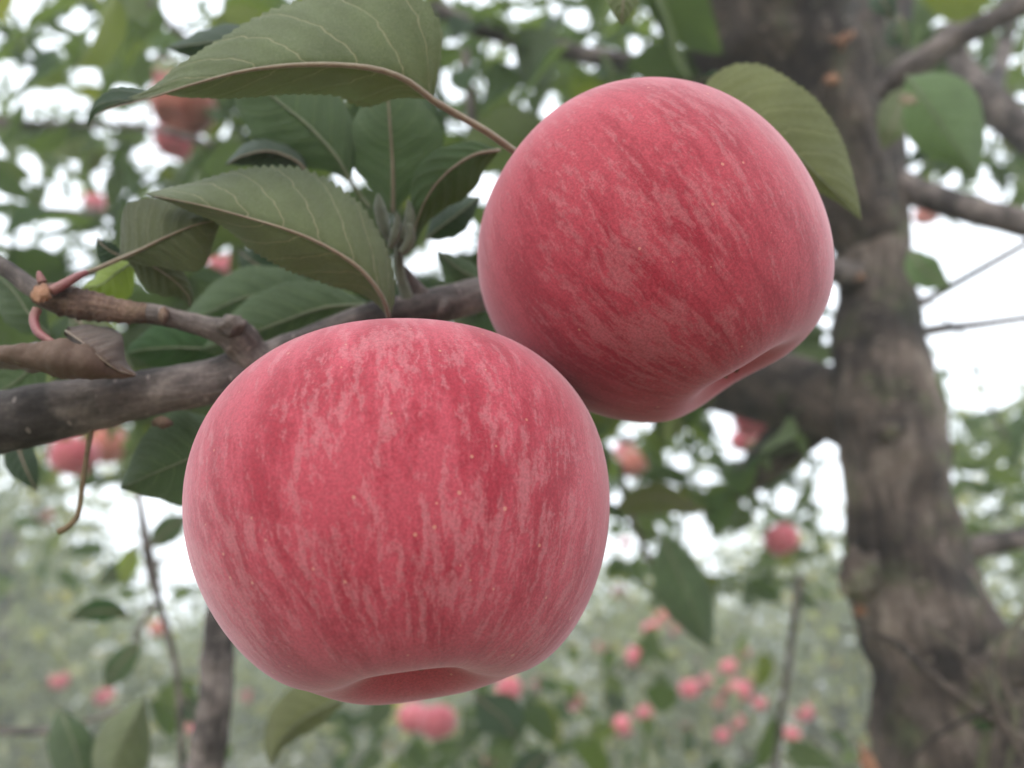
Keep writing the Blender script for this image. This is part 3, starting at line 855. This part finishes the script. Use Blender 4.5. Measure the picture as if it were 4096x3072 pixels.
branch('twig', [(-80, 2920, .6, 12), (150, 2925, .6, 14), (300, 2900, .6, 10), (480, 2840, .6, 8)], 'bark_branch', tree, 30, 10, .06, 90)
branch('twig', [(2480, 1850, .8, 10), (2520, 2050, .78, 13), (2600, 2250, .76, 12)], 'bark_branch', tree, 30, 10, .06, 90)
branch('twig', [(3200, 2300, 1.0, 14), (3160, 2620, 1.0, 13), (3120, 2900, 1.0, 12), (3100, 3100, 1.0, 12)], 'bark_branch', tree, 30, 10, .06, 90)
branch('branch', [(1700, 10, .8, 30), (1900, 110, .8, 32), (2200, 190, .8, 34), (2550, 260, .8, 40), (2900, 330, .8, 50)], 'bark_branch', tree, 50, 16, .08, 70)
branch('twig', [(540, -60, .9, 14), (640, 60, .9, 15), (760, 170, .9, 15), (900, 300, .9, 12)], 'bark_branch', tree, 30, 10, .06, 90)
branch('twig', [(-60, 480, .9, 20), (120, 500, .9, 18), (400, 500, .9, 12), (640, 520, .9, 14), (900, 600, .88, 16), (1200, 700, .85, 18)], 'bark_branch', tree, 60, 10, .06, 90)
branch('twig', [(130, 840, 1.0, 16), (300, 850, 1.0, 14), (520, 870, 1.0, 12), (700, 900, 1.0, 12)], 'bark_branch', tree, 30, 10, .06, 90)
branch('twig', [(1860, 200, .7, 16), (1880, 400, .7, 20), (1900, 560, .7, 16)], 'bark_branch', tree, 30, 10, .06, 90)
branch('twig', [(3640, 1150, 1.6, 6), (3850, 1350, 1.6, 6), (3950, 1600, 1.6, 7), (4100, 1900, 1.6, 8)], 'bark_branch', tree, 30, 8, .06, 90)

# ------------------------------------------------------------------ canopy of the same tree
S = 4096 / 2212
FAR_A = [  # full-view x, y, radius, orange?, label
    (395, 228, 68, 1, 'orange-pink blurred apple just below the big top leaf at upper left'),
    (380, 300, 46, 0, 'deep pink blurred apple hanging under the orange-pink one at upper left'),
    (352, 155, 30, 0, 'dark red apple half hidden above the big top leaf'),
    (205, 437, 24, 0, 'small red blurred apple among leaves at the left, above the yellow leaf'),
    (478, 572, 28, 0, 'pinkish blurred apple peeping between the rounded leaf and the large olive leaf'),
    (160, 985, 50, 0, 'red blurred apple directly under the main branch, left of the hooked stalk'),
    (232, 962, 42, 1, 'orange-red blurred apple under the main branch, right of the hooked stalk'),
    (95, 1115, 18, 1, 'faint orange apple near the left edge below the hooked stalk'),
    (1350, 975, 24, 0, 'pale pink blurred apple just right of the front apple'),
    (1368, 1003, 32, 1, 'brick red blurred apple under the pale pink one right of the front apple'),
    (1628, 905, 44, 0, 'red blurred apple under the dark limb below the back apple'),
    (1607, 950, 30, 0, 'dark red apple partly behind a leaf below the dark limb'),
    (1688, 1165, 38, 0, 'dull red blurred apple hanging left of the trunk'),
    (945, 1560, 44, 0, 'bright red blurred apple directly below the front apple'),
    (893, 1550, 32, 0, 'darker red apple left of the bright one below the front apple'),
    (1100, 1488, 30, 0, 'dark red apple tucked against the lower right of the front apple'),
    (1350, 1172, 12, 0, 'tiny red apple in the bright gap right of the front apple'),
    (2000, 466, 26, 1, 'pinkish apple beside the trunk under the right-hand branch'),
    (70, 1390, 15, 1, 'faint orange far apple near the pink one at the left edge'),
    (1475, 1290, 14, 0, 'faint far pink apple beside the tip of the hanging leaf'),
    (1510, 1425, 15, 1, 'salmon far apple above the left side of the big far cluster'),
    (1640, 1520, 16, 0, 'far pink apple low at the right end of the big far cluster'),
    (1560, 1590, 17, 0, 'pale pink far apple near the bottom below the big cluster'),
    (1480, 1560, 16, 1, 'pale salmon far apple between the low pair and the orange apple'),
    (1300, 1400, 15, 0, 'far pink apple close to the right flank of the front apple'),
    (1660, 1440, 14, 0, 'lone far pink apple between the cluster and the trunk'),
    (1740, 1625, 18, 0, 'far pink apple cut by the bottom edge beside the trunk'),
    (290, 1440, 15, 1, 'pale orange far apple left of the thin twig at lower left'),
    (1280, 1610, 16, 0, 'far pink apple low between two dark leaves at bottom centre'),
    (15, 1415, 16, 0, 'small pink far apple at the left edge of the picture'),
    (128, 1470, 21, 0, 'pale pink far apple below the dark green leaf at lower left'),
    (225, 1505, 20, 0, 'red far apple under the drooping leaf at lower left'),
    (343, 1358, 21, 1, 'orange far apple behind the thin twig at lower left'),
    (425, 1572, 20, 0, 'pink far apple touching the left side of the dark upright branch'),
    (530, 1505, 15, 0, 'small pink far apple right of the dark upright branch'),
    (850, 1615, 16, 0, 'small pink far apple near the bottom, left of the red ones'),
    (1060, 1650, 16, 0, 'pink far apple cut by the bottom edge at the centre'),
    (1160, 1480, 17, 0, 'pink far apple nearest to the lower right of the front apple'),
    (1242, 1517, 19, 0, 'upper pink apple of a far pair right of the front apple'),
    (1218, 1540, 16, 0, 'lower pink apple of a far pair right of the front apple'),
    (1338, 1280, 16, 0, 'far red apple at the top of the slanting row right of the front apple'),
    (1356, 1305, 14, 0, 'second far red apple of the slanting row right of the front apple'),
    (1430, 1335, 19, 1, 'far salmon apple left of the long hanging leaf'),
    (1408, 1360, 19, 0, 'far pink apple left of the salmon one beside the hanging leaf'),
    (1462, 1362, 17, 0, 'far pink apple touching the long hanging leaf'),
    (1378, 1420, 25, 0, 'larger far pink apple above a dark leaf, bottom centre'),
    (1345, 1568, 25, 0, 'far pink apple, left one of the low pair'),
    (1392, 1541, 18, 0, 'far pink apple, right one of the low pair'),
    (1605, 1408, 17, 0, 'highest far pink apple over the big far cluster'),
    (1575, 1443, 19, 0, 'far pink apple just above the big far cluster'),
    (1490, 1488, 24, 0, 'left pink apple of the big far cluster'),
    (1530, 1468, 17, 0, 'upper middle pink apple of the big far cluster'),
    (1572, 1488, 22, 0, 'middle pink apple of the big far cluster'),
    (1600, 1492, 22, 0, 'right pink apple of the big far cluster'),
    (1620, 1478, 14, 1, 'orange rim apple at the right end of the big far cluster'),
    (1548, 1520, 16, 1, 'single orange apple under the big far cluster'),
    (1592, 1560, 17, 0, 'faint pink far apple below the orange one'),
    (1735, 1540, 20, 0, 'pink far apple alone left of the trunk near the bottom'),
    (1712, 1588, 19, 0, 'faint pink far apple under the lone one left of the trunk')]
GAPS = [(39,16,20,14),(49,36,18,25),(75,10,20,12),(169,42,22,26),(104,86,32,22),(146,99,14,9),(6,81,12,12),(384,23,40,35),(462,18,22,18),(455,55,22,10),(345,60,15,15),
(236,81,8,8),(330,114,8,8),(62,143,15,20),(20,150,15,18),(137,158,10,10),(182,153,15,15),(208,166,16,20),(163,172,16,12),(36,182,20,18),(72,215,28,26),(10,208,15,14),(130,211,35,14),
(163,221,10,10),(185,228,14,14),(59,254,15,12),(86,265,13,11),(247,251,35,12),(299,241,18,22),(338,263,25,18),(215,283,20,12),(244,277,12,7),(65,342,20,13),(75,374,14,27),(309,332,30,20),
(351,355,30,14),(312,387,28,14),(485,277,12,22),(166,361,12,12),(225,358,12,12),(130,374,15,20),(114,417,18,28),(107,443,20,15),(168,413,15,10),(146,446,35,8),(342,436,20,14),(68,469,13,10),
(114,485,24,17),(7,482,10,20),(49,504,20,14),(78,488,10,10),(111,524,28,17),(62,524,20,12),(20,521,20,15),(195,518,18,18),(178,569,30,14),(205,632,30,6),(260,637,22,16),(9,678,10,20),
(223,710,18,14),(273,724,13,12),(109,995,19,22),(141,1029,18,16),(114,1061,20,14),(228,1015,28,28),(160,1079,20,14),(18,1006,30,40),(55,1083,25,20),(191,1115,30,40),(273,1102,22,18),(328,1115,35,20),
(973,4,12,6),(1036,4,12,6),(1074,38,14,18),(1116,34,20,18),(1083,89,16,14),(1104,169,16,26),(1025,182,12,16),(1040,207,12,12),(1121,224,18,20),(973,190,24,34),(985,271,24,8),
(736,381,12,14),(778,372,22,28),(820,393,16,14),(990,415,26,10),(1053,406,35,40),(1006,495,40,30),(960,530,40,30),(909,571,30,22),(1099,338,10,20),(873,575,8,8),
(1270,110,18,18),(1375,100,15,20),(1280,140,25,12),(1345,150,12,12),(1370,140,10,10),(1445,115,15,8),(1250,45,26,22),(1185,235,20,20),(1160,100,10,12),(1420,60,10,10),
(2073,109,25,18),(2183,105,18,45),(1955,333,12,20),(1975,355,13,11),(2132,296,14,24),(2173,287,14,14),(2110,374,14,16),(2055,392,22,20),(2021,394,12,12),(2132,405,25,18),(2164,428,25,20),
(2037,483,22,13),(2000,506,18,16),(2032,519,30,14),(2119,524,50,30),(2000,579,12,12),(2023,624,20,10),(1987,683,12,20),(2142,615,90,80),(2050,729,70,30),
(2103,760,90,60),(2039,933,22,40),(2097,846,60,50),(2160,820,60,60),(2097,1025,30,10),(2051,1031,12,12),(2103,1088,45,25),(2189,1054,25,10),(2183,1123,30,22),(2155,1221,45,20),(2178,1307,35,50),(2131,1279,10,30),
(1768,967,20,25),(1745,1013,15,18),(1780,1048,18,25),(1757,1238,25,25),(1829,1305,14,18),(1763,1400,25,30),(1855,1394,25,40),(1832,1463,40,40),
(1362,930,24,18),(1563,903,28,28),(1575,930,20,16),(1685,889,18,12),(1566,957,16,12),(1590,982,28,16),(1471,1001,18,20),(1530,1033,28,16),(1329,1077,20,24),(1383,1082,20,22),(1432,1093,13,13),
(1645,1110,14,14),(1634,1142,20,20),(1351,1180,34,34),(1550,1200,70,45),(1600,1180,50,40),(1500,1150,28,40),(1732,1158,18,20),(1699,1077,24,40),(1699,1235,34,18),(1748,1224,24,20),(1362,1300,50,45),
(1579,1300,28,24),(1710,1294,22,16),(1688,1392,22,20),(1432,1256,18,12)]
G = 12
NX, NY = 4096 // G + 1, 3072 // G + 1
gx, gy = np.meshgrid((np.arange(NX) + .5) * G, (np.arange(NY) + .5) * G)
gap = np.zeros((NY, NX), bool)
for (x, y, rx, ry) in GAPS:
    x, y, rx, ry = x * S, y * S, rx * S, ry * S
    rx2, ry2 = max(9, rx - 9), max(9, ry - 9)
    gap |= ((gx - x) / rx2) ** 2 + ((gy - y) / ry2) ** 2 < 1
for _ in range(230):                             # and many pinholes between the leaves
    x, y, r = RNG.uniform(0, 4096), RNG.uniform(0, 2300), RNG.uniform(8, 13)
    gap |= (gx - x) ** 2 + (gy - y) ** 2 < r * r
fx, fy = gx / S, gy / S
need = (fy < 1040) & (fx < 1990)
need |= (fx > 1900) & (fy < 470)
need |= (fx > 1290) & (fx < 1860) & (fy < 1300)
need |= (fx > 1960) & (fy > 790) & (fy < 1230)
need &= ~((fx > 1240) & (fx < 1330) & (fy > 1100))
need &= ~((fx > 1770) & (fx < 1990) & (fy > 190))
need &= ~((fx > 1500) & (fx < 1960) & (fy < 200))
need &= ~((fx > 1990) & (fy > 540) & (fy < 800))


def leaf_variant(k):
    rng = random.Random(k)
    nu, nv = 13, 2
    curl, fold = rng.uniform(.05, .5), rng.uniform(.05, .35)
    side = rng.uniform(-.15, .15)
    V, uv = [], []
    wmax = rng.uniform(.27, .34)
    for i in range(nu):
        t = i / (nu - 1)
        w_ = wmax * max(0, math.sin(math.pi * t ** .82)) ** .85 * (1 - .15 * t)
        for j in range(-nv, nv + 1):
            v = j / nv
            z = -curl * t * t * .6 + fold * abs(v) * w_ * 1.4 + .03 * math.sin(t * 9 + k) * abs(v)
            jag = 1 + (.06 if (i % 2 and abs(j) == nv) else 0)
            V.append((v * w_ * jag + side * t * t, t, z))
            uv.append((t, v, 0))
    Fc = []
    m = 2 * nv + 1
    for i in range(nu - 1):
        for j in range(m - 1):
            Fc.append((i * m + j, i * m + j + 1, (i + 1) * m + j + 1, (i + 1) * m + j))
    b = len(V)
    for i, (yy, zz) in enumerate(((.02, 0), (-.15, .03), (-.33, .10))):
        for (dx, dz) in ((-.012, 0), (.012, 0), (0, .018)):
            V.append((dx, yy, zz + dz))
            uv.append((0, 0, 0))
    for i in range(2):
        for q in range(3):
            q2 = (q + 1) % 3
            Fc.append((b + i * 3 + q, b + i * 3 + q2, b + i * 3 + 3 + q2, b + i * 3 + 3 + q))
    return np.array(V), Fc, np.array(uv)


VARS = [leaf_variant(k) for k in range(8)]
VAR_ME = [mesh_from('leaf', v, f, M['canopy'], attrs={'leafuv': u}) for v, f, u in VARS]
CP = np.array([(a, b) for a in np.linspace(-.8, .8, 9) for b in np.linspace(.04, .96, 17)])


def rand_rot(up=.35, tocam=.35):
    n = RNG.normal(size=3) * .55 + np.array((0, 0, up))
    n += np.array((0, -1, -.1)) * tocam * (1 if RNG.random() < .6 else -1)
    n /= np.linalg.norm(n)
    a = RNG.normal(size=3) + np.array((0, 0, -.7))
    a -= n * (a @ n)
    a /= np.linalg.norm(a)
    return np.stack([np.cross(a, n), a, n], 1)


def project(W):
    v = np.c_[W - np.array(CAMLOC), np.ones(len(W))]
    R = CMN[:3, :3]
    c = (W - np.array(CAMLOC)) @ R
    return 2048 + FPX * c[:, 0] / -c[:, 2], 1536 - FPX * c[:, 1] / -c[:, 2]


covered = ~need | gap
adep = np.zeros((NY, NX))                      # how far the apples of this tree hang: no leaf right in front of them
for (x, y, r, og, lab) in FAR_A:
    if y < 1200 or r > 27:
        m_ = ((gx - x * S) ** 2 + (gy - y * S) ** 2) < (r * S * .85) ** 2
        adep[m_] = .041 * FPX / (r * S) + .05
placed = []


def try_leaf(x, y, d, size, tol=0):
    Rm = rand_rot() * size
    k = RNG.integers(8)
    wv = CP[:, 0] * .3 * np.sin(np.pi * CP[:, 1] ** .82) ** .85
    L = np.stack([wv, CP[:, 1], np.zeros(len(CP))], 1)
    c = PN(x, y, d)
    off = Rm @ np.array((0, .5, 0))
    W = L @ Rm.T + c - off
    px, py = project(W)
    ix, iy = (px / G).astype(int), (py / G).astype(int)
    ok = (ix >= 0) & (ix < NX) & (iy >= 0) & (iy < NY)
    ix, iy = ix[ok], iy[ok]
    if len(ix) and (gap[iy, ix].sum() > 1 + tol or (adep[iy, ix] > d).sum() > 2):
        return False
    covered[iy, ix] = True
    if len(ix):
        covered[np.clip(iy + 1, 0, NY - 1), ix] |= True
    placed.append((c - off, Rm, k, size / d))
    return True


fails = 0
for it in range(26000):
    if it % 400 == 0:
        cells = np.argwhere(~covered)
        if len(cells) < 60:
            break
    j = cells[RNG.integers(len(cells))]
    if covered[j[0], j[1]]:
        continue
    y, x = (j + RNG.random(2)) * G
    f = it / 26000
    d = RNG.uniform(.55, 1.3) if f < .35 else RNG.uniform(1.0, 2.6)
    if x > 3600 and y > 1400:
        d = RNG.uniform(1.6, 2.8)
    if x > 2400 and y > 1700:
        d = RNG.uniform(.9, 2.2)
    if x > 2750:
        d = max(d, RNG.uniform(1.0, 1.6))
    try_leaf(x, y, d, RNG.uniform(.055, .085) * (1 if f < .6 else .75), tol=2 if f > .5 else 0)
for k_ in range(60):
    try_leaf(RNG.uniform(2450, 3250), RNG.uniform(1600, 2080), RNG.uniform(.55, .68), RNG.uniform(.035, .055), tol=0)
for k_ in range(70):
    try_leaf(RNG.uniform(0, 800), RNG.uniform(1800, 2380), RNG.uniform(1.5, 3.2), RNG.uniform(.05, .08), tol=3)
# a low bough carries dark leaves across the bottom of the picture
for (x0, x1, y0, y1, n_) in [(1300, 2300, 2840, 3120, 75), (2250, 2700, 2560, 3100, 26), (1900, 2300, 2720, 2900, 12), (2700, 3450, 2950, 3130, 16), (2450, 3400, 2080, 2420, 40), (640, 860, 2700, 3100, 8), (2960, 3250, 2450, 2700, 6)]:
    for k_ in range(n_):
        try_leaf(RNG.uniform(x0, x1), RNG.uniform(y0, y1), RNG.uniform(.9, 2.0), RNG.uniform(.05, .08), tol=2)
# the crown goes on outside the picture
for it in range(520):
    x, y = RNG.uniform(-1900, 6000), RNG.uniform(-1900, 1500)
    if 0 - 150 < x < 4250 and y > -150:
        continue
    d = RNG.uniform(.7, 2.2)
    try_leaf(x, y, d, RNG.uniform(.06, .085))
inframe = lambda q: all(-60 < c < m for c, m in zip([a[0] for a in project(q[0][None])], (4160, 3130)))
placed.sort(key=lambda q: -(q[3] if inframe(q) else 0))
NPART = 235
for (c, Rm, k, _s) in placed[:NPART]:
    o = add('leaf', VAR_ME[k], tree)
    m4 = Matrix.Identity(4)
    for i in range(3):
        for j in range(3):
            m4[i][j] = Rm[i, j]
        m4[i][3] = c[i] - tree.location[i]
    o.matrix_basis = m4
VV, FF, UU, RR, b = [], [], [], [], 0
for (c, Rm, k, _s) in placed[NPART:]:
    v, f, u = VARS[k]
    VV.append(v @ Rm.T + c)
    UU.append(u)
    RR.append(np.full(len(v), RNG.random()))
    FF += [tuple(q + b for q in ff) for ff in f]
    b += len(v)
tag(obj('foliage', np.vstack(VV), FF, M['canopy'], tree, base=P(2048, 0, 1.5), attrs={'leafuv': np.vstack(UU), 'rnd': np.concatenate(RR)}), kind='stuff')

# ------------------------------------------------------------------ hazy air
def build_haze():
    t = NT('hazy air')
    v = t.n('ShaderNodeVolumePrincipled')
    v.inputs['Color'].default_value = (.96, .97, 1, 1)
    v.inputs['Density'].default_value = .027
    v.inputs['Anisotropy'].default_value = .3
    t.l(v.outputs[0], t.out.inputs['Volume'])
    R, z0, z1 = 402, -1.2, 4.6
    V = [(x, y, z) for z in (z0, z1) for x, y in ((-R, -R), (R, -R), (R, R), (-R, R))]
    Fc = [(3, 2, 1, 0), (4, 5, 6, 7), (0, 1, 5, 4), (1, 2, 6, 5), (2, 3, 7, 6), (3, 0, 4, 7)]
    tag(obj('haze', V, Fc, t.m, base=(0, 0, 0), smooth=False), 'thin pale haze hanging over the orchard', 'haze', kind='stuff')


build_haze()
# ------------------------------------------------------------------ apples
def apple_mesh(name, p, mat, na=110, nt=160):
    R, zs, cb, wb, tap, a5, ph5, a1, ph1, ct, wt, sq = p
    a = np.linspace(0, np.pi, na)[:, None]
    t = np.linspace(0, 2 * np.pi, nt, endpoint=False)[None]
    lob = 1 + (a5 * np.cos(5 * t + ph5) + a1 * np.cos(t + ph1)) * np.exp(-((a - 0.75) / 0.55) ** 2) + 0.012 * np.cos(3 * t + ph5 * 1.7) + 0.008 * np.cos(2 * t + ph1)
    rho = R * lob * (1 + sq * np.sin(2 * a) ** 2) * (1 - cb * np.exp(-(a / wb) ** 2) - ct * np.exp(-((np.pi - a) / wt) ** 2))
    z = -rho * np.cos(a) * zs
    h = rho * np.sin(a) * (1 - tap * np.cos(a))
    V = np.stack([h * np.cos(t), h * np.sin(t), z + 0 * t], -1).reshape(-1, 3)
    D = np.stack([np.cos(t) + 0 * a, np.sin(t) + 0 * a, a + 0 * t], -1).reshape(-1, 3)
    i = np.arange(na - 1)[:, None]
    k = np.arange(nt)[None]
    k2 = (k + 1) % nt
    Fc = np.stack([i * nt + k, i * nt + k2, (i + 1) * nt + k2, (i + 1) * nt + k], -1).reshape(-1, 4)
    return mesh_from(name, V, Fc, mat, attrs={'dir': D})


def apple_matrix(px, py, d, tilt, roll):
    c, s_ = math.cos(roll), math.sin(roll)
    Rz = Matrix(((c, -s_, 0), (s_, c, 0), (0, 0, 1))).to_4x4()
    Rx = Matrix.Rotation(-math.pi / 2 - tilt, 4, 'X')
    loc = Vector(((px - 2048) / FPX * d, (1536 - py) / FPX * d, -d))
    return CM @ Matrix.Translation(loc) @ Rz @ Rx


def apple_parts(o, R, zs, cb, ct, stem_to=None):
    """calyx remnant in the lower basin and stem in the upper one"""
    V, Fc = [], []
    z0 = -R * zs * (1 - cb)
    for k in range(5):
        a = 2 * math.pi * k / 5
        ca, sa = math.cos(a), math.sin(a)
        b = len(V)
        w_ = .0013
        for (r, z, ww) in ((.0012, z0 + .0006, w_), (.0035, z0 - .002, w_ * .9), (.0030, z0 - .0045, w_ * .4)):
            for s_ in (-1, 1):
                V.append((ca * r - sa * ww * s_, sa * r + ca * ww * s_, z))
        Fc += [(b, b + 1, b + 3, b + 2), (b + 2, b + 3, b + 5, b + 4)]
    me = mesh_from('calyx', np.array(V), Fc, M['calyx'])
    c = add('calyx', me, o)
    zt = R * zs * (1 - ct)
    C = np.array([(0, 0, zt - .001), (.0005, 0, zt + .006), (.0015, .0005, zt + .012), (.003, .001, zt + .018)])
    V, Fc, A = tube(C, [.0016, .0013, .0012, .0015], 10)
    add('stem', mesh_from('stem', V, Fc, M['stalk'], attrs={'bark': A}), o)


PF = (0.0463, 0.925, 0.363, 0.4066, 0.1189, -0.0074, 4.0063, -0.019, 2.4853, 0.3588, 0.3004, 0.0132)
PB = (0.04235, 1.0345, 0.2805, 0.351, 0.0456, 0.0039, 2.7841, 0.0438, 0.4563, 0.3658, 0.3, 0.0074)
a1 = add('apple', apple_mesh('apple', PF, M['apple_front']))
a1.matrix_world = apple_matrix(1617.15, 2086.22, .1743, .4897, .1486)
apple_parts(a1, PF[0], PF[1], PF[2], PF[9])
tag(a1, 'large pink-red apple in front, lower left, its calyx hollow showing underneath', 'apple', 'two large ripe apples touching in the foreground')
a2 = add('apple', apple_mesh('apple', PB, M['apple_back']))
a2.matrix_world = apple_matrix(2591.81, 1042.39, .1983, .28, .6046)
apple_parts(a2, PB[0], PB[1], PB[2], PB[9])
tag(a2, 'large tilted red apple up right, touching the front apple and near the trunk', 'apple', 'two large ripe apples touching in the foreground')

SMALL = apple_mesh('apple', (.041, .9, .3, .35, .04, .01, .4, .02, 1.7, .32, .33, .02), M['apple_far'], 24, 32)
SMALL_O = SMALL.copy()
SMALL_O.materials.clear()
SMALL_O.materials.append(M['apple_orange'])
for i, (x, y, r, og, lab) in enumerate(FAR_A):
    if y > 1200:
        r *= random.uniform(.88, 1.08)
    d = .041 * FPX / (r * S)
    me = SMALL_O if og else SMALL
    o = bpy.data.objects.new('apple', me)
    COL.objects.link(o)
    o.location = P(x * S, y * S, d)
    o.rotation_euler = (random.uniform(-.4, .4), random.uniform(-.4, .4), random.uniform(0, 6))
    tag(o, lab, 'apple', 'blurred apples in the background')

# ------------------------------------------------------------------ orchard rows beyond
def crown(seed, nleaf, R, H, z0):
    rng = np.random.default_rng(seed)
    ncl = 90
    u = rng.normal(size=(ncl, 3))
    u /= np.linalg.norm(u, axis=1)[:, None]
    rad = rng.random(ncl) ** .4
    cc = u * rad[:, None] * np.array((R, R, H / 2)) + np.array((0, 0, z0 + H / 2))
    cc[:, :2] *= (1.15 - .45 * (cc[:, 2:3] - z0) / H)
    ci = rng.integers(ncl, size=nleaf)
    c = cc[ci] + rng.normal(size=(nleaf, 3)) * np.array((.20, .20, .17))
    c[:, 2] = np.maximum(c[:, 2], .25)
    n = rng.normal(size=(nleaf, 3)) * .6 + (0, 0, .5)
    n /= np.linalg.norm(n, axis=1)[:, None]
    a = rng.normal(size=(nleaf, 3)) + (0, 0, -.5)
    a -= n * (a * n).sum(1)[:, None]
    a /= np.linalg.norm(a, axis=1)[:, None]
    b = np.cross(a, n)
    L = rng.uniform(.055, .09, nleaf)[:, None]
    wd = L * .30
    V = np.empty((nleaf, 5, 3))
    V[:, 0] = c
    V[:, 1] = c + a * L * .45 + b * wd + n * wd * .35
    V[:, 2] = c + a * L * .5
    V[:, 3] = c + a * L * .45 - b * wd + n * wd * .35
    V[:, 4] = c + a * L - n * L * .15
    i = np.arange(nleaf)[:, None] * 5
    Fc = np.vstack([i + [0, 1, 2], i + [2, 1, 4], i + [0, 2, 3], i + [2, 4, 3]])
    rnd = np.repeat(rng.random(nleaf) ** .8 * .99, 5)
    return mesh_from('crown', V.reshape(-1, 3), Fc, M['far_leaf'], smooth=False,
                     attrs={'leafuv': np.zeros((nleaf * 5, 3)), 'rnd': rnd}), cc


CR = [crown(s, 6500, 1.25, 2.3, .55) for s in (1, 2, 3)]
TREES = [(-2.75, 4.3, 1.08, 'nearest pale orchard tree at lower left behind the drooping twigs'), (2.95, 3.7, 1.12, 'orchard tree standing close behind the trunk at the right edge'),
         (-3.4, 5.2, 0.98, 'pale orchard tree at the far left edge'), (-1.15, 5.6, .95, 'orchard tree seen through the twigs at lower left'),
         (.55, 5.0, .88, 'orchard tree behind the front apple, right below it'), (2.1, 5.4, .96, 'orchard tree with clustered pink apples left of the trunk'),
         (4.4, 5.6, 1.0, 'orchard tree hidden mostly behind the trunk at right'),
         (-5.2, 8.6, 1.05, 'second-row orchard tree beyond the far left tree'), (-2.4, 8.9, 1.0, 'second-row orchard tree in the gap at lower left'),
         (-.4, 8.4, 1.08, 'second-row orchard tree beyond the front apple'), (1.5, 9.0, 1.0, 'second-row orchard tree showing pale above the pink cluster'),
         (3.5, 8.7, 1.1, 'second-row orchard tree beside the trunk'), (6.2, 9.0, 1.05, 'second-row orchard tree right of the trunk'),
         (-8, 12.5, 1.1, 'distant third-row tree leftmost'), (-4.2, 12.8, 1.15, 'distant third-row tree left of centre'), (-.6, 12.6, 1.1, 'distant third-row tree behind the front apple'),
         (2.8, 12.9, 1.15, 'distant third-row tree left of the trunk'), (6.4, 12.5, 1.1, 'distant third-row tree right of the trunk'), (10, 13, 1.1, 'distant third-row tree rightmost')]
def limb_set(i, seed):
    rng = random.Random(seed)
    out = []
    C = np.array([(0, 0, -.05), (.02, 0, .4), (-.03, .03, .9), (.04, -.02, 1.5), (0, 0, 2.2)])
    V, Fc, A = tube(C, [.075, .06, .055, .04, .02], 12, .1, 20)
    out.append(('trunk', mesh_from('trunk', V, Fc, M['bark_far'], attrs={'bark': A})))
    for k in range(6):
        a = k * 1.05 + rng.uniform(-.3, .3)
        h = .6 + .22 * k
        r = 1.1 - .08 * k
        C = np.array([(0, 0, h), (math.cos(a) * r * .35, math.sin(a) * r * .35, h + .18), (math.cos(a) * r * .7, math.sin(a) * r * .7, h + .38), (math.cos(a + .2) * r, math.sin(a + .2) * r, h + .45)])
        V, Fc, A = tube(C, [.035, .028, .02, .01], 8, .1, 20)
        out.append(('limb', mesh_from('limb', V, Fc, M['bark_far'], attrs={'bark': A})))
    return out


LS = [limb_set(i, i) for i in range(3)]
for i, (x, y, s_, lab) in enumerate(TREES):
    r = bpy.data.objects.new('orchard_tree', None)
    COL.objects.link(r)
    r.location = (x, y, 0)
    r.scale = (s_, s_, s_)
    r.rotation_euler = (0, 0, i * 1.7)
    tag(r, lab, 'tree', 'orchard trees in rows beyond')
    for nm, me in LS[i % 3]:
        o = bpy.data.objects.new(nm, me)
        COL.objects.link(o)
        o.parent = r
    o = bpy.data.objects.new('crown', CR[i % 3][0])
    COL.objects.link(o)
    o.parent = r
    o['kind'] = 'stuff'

# leaves of the nearest rows that hang round and partly over their apples
RNG2 = np.random.default_rng(4)
px_, fx_ = [], []
b_ = 0
for o in list(COL.objects):
    if o.name.startswith('apple') and o.get('group') == 'blurred apples in the background':
        p_ = np.array(o.location)
        dist = np.linalg.norm(p_ - np.array(CAMLOC))
        if dist < 2.0:
            continue
        tc = (np.array(CAMLOC) - p_) / dist
        for q_ in range(4):
            c_ = p_ + tc * RNG2.uniform(-.05, .12) + RNG2.normal(size=3) * (.055, .03, .05) + (0, 0, .02)
            n_ = RNG2.normal(size=3) * .6 - (0, .5, 0)
            n_ /= np.linalg.norm(n_)
            a_ = RNG2.normal(size=3) + (0, 0, -.6)
            a_ -= n_ * (a_ @ n_)
            a_ /= np.linalg.norm(a_)
            k_ = RNG2.integers(8)
            v_, f_, u_ = VARS[k_]
            px_.append(v_ @ (np.stack([np.cross(a_, n_), a_, n_], 1) * RNG2.uniform(.045, .075)).T + c_)
            fx_ += [tuple(g_ + b_ for g_ in ff) for ff in f_]
            b_ += len(v_)
rt = [o for o in COL.objects if o.get('label', '').startswith('orchard tree with clustered pink apples')][0]
ml = Matrix.LocRotScale(rt.location, rt.rotation_euler, rt.scale).inverted()
W_ = np.vstack(px_)
Ml = np.array(ml)
W_ = W_ @ Ml[:3, :3].T + Ml[:3, 3]
me = mesh_from('outer_foliage', W_, fx_, M['far_leaf'], attrs={'leafuv': np.zeros((len(W_), 3)), 'rnd': np.repeat(RNG2.random(len(px_)), [len(v) for v in px_])})
o = bpy.data.objects.new('outer_foliage', me)
COL.objects.link(o)
o.parent = rt
o['kind'] = 'stuff'
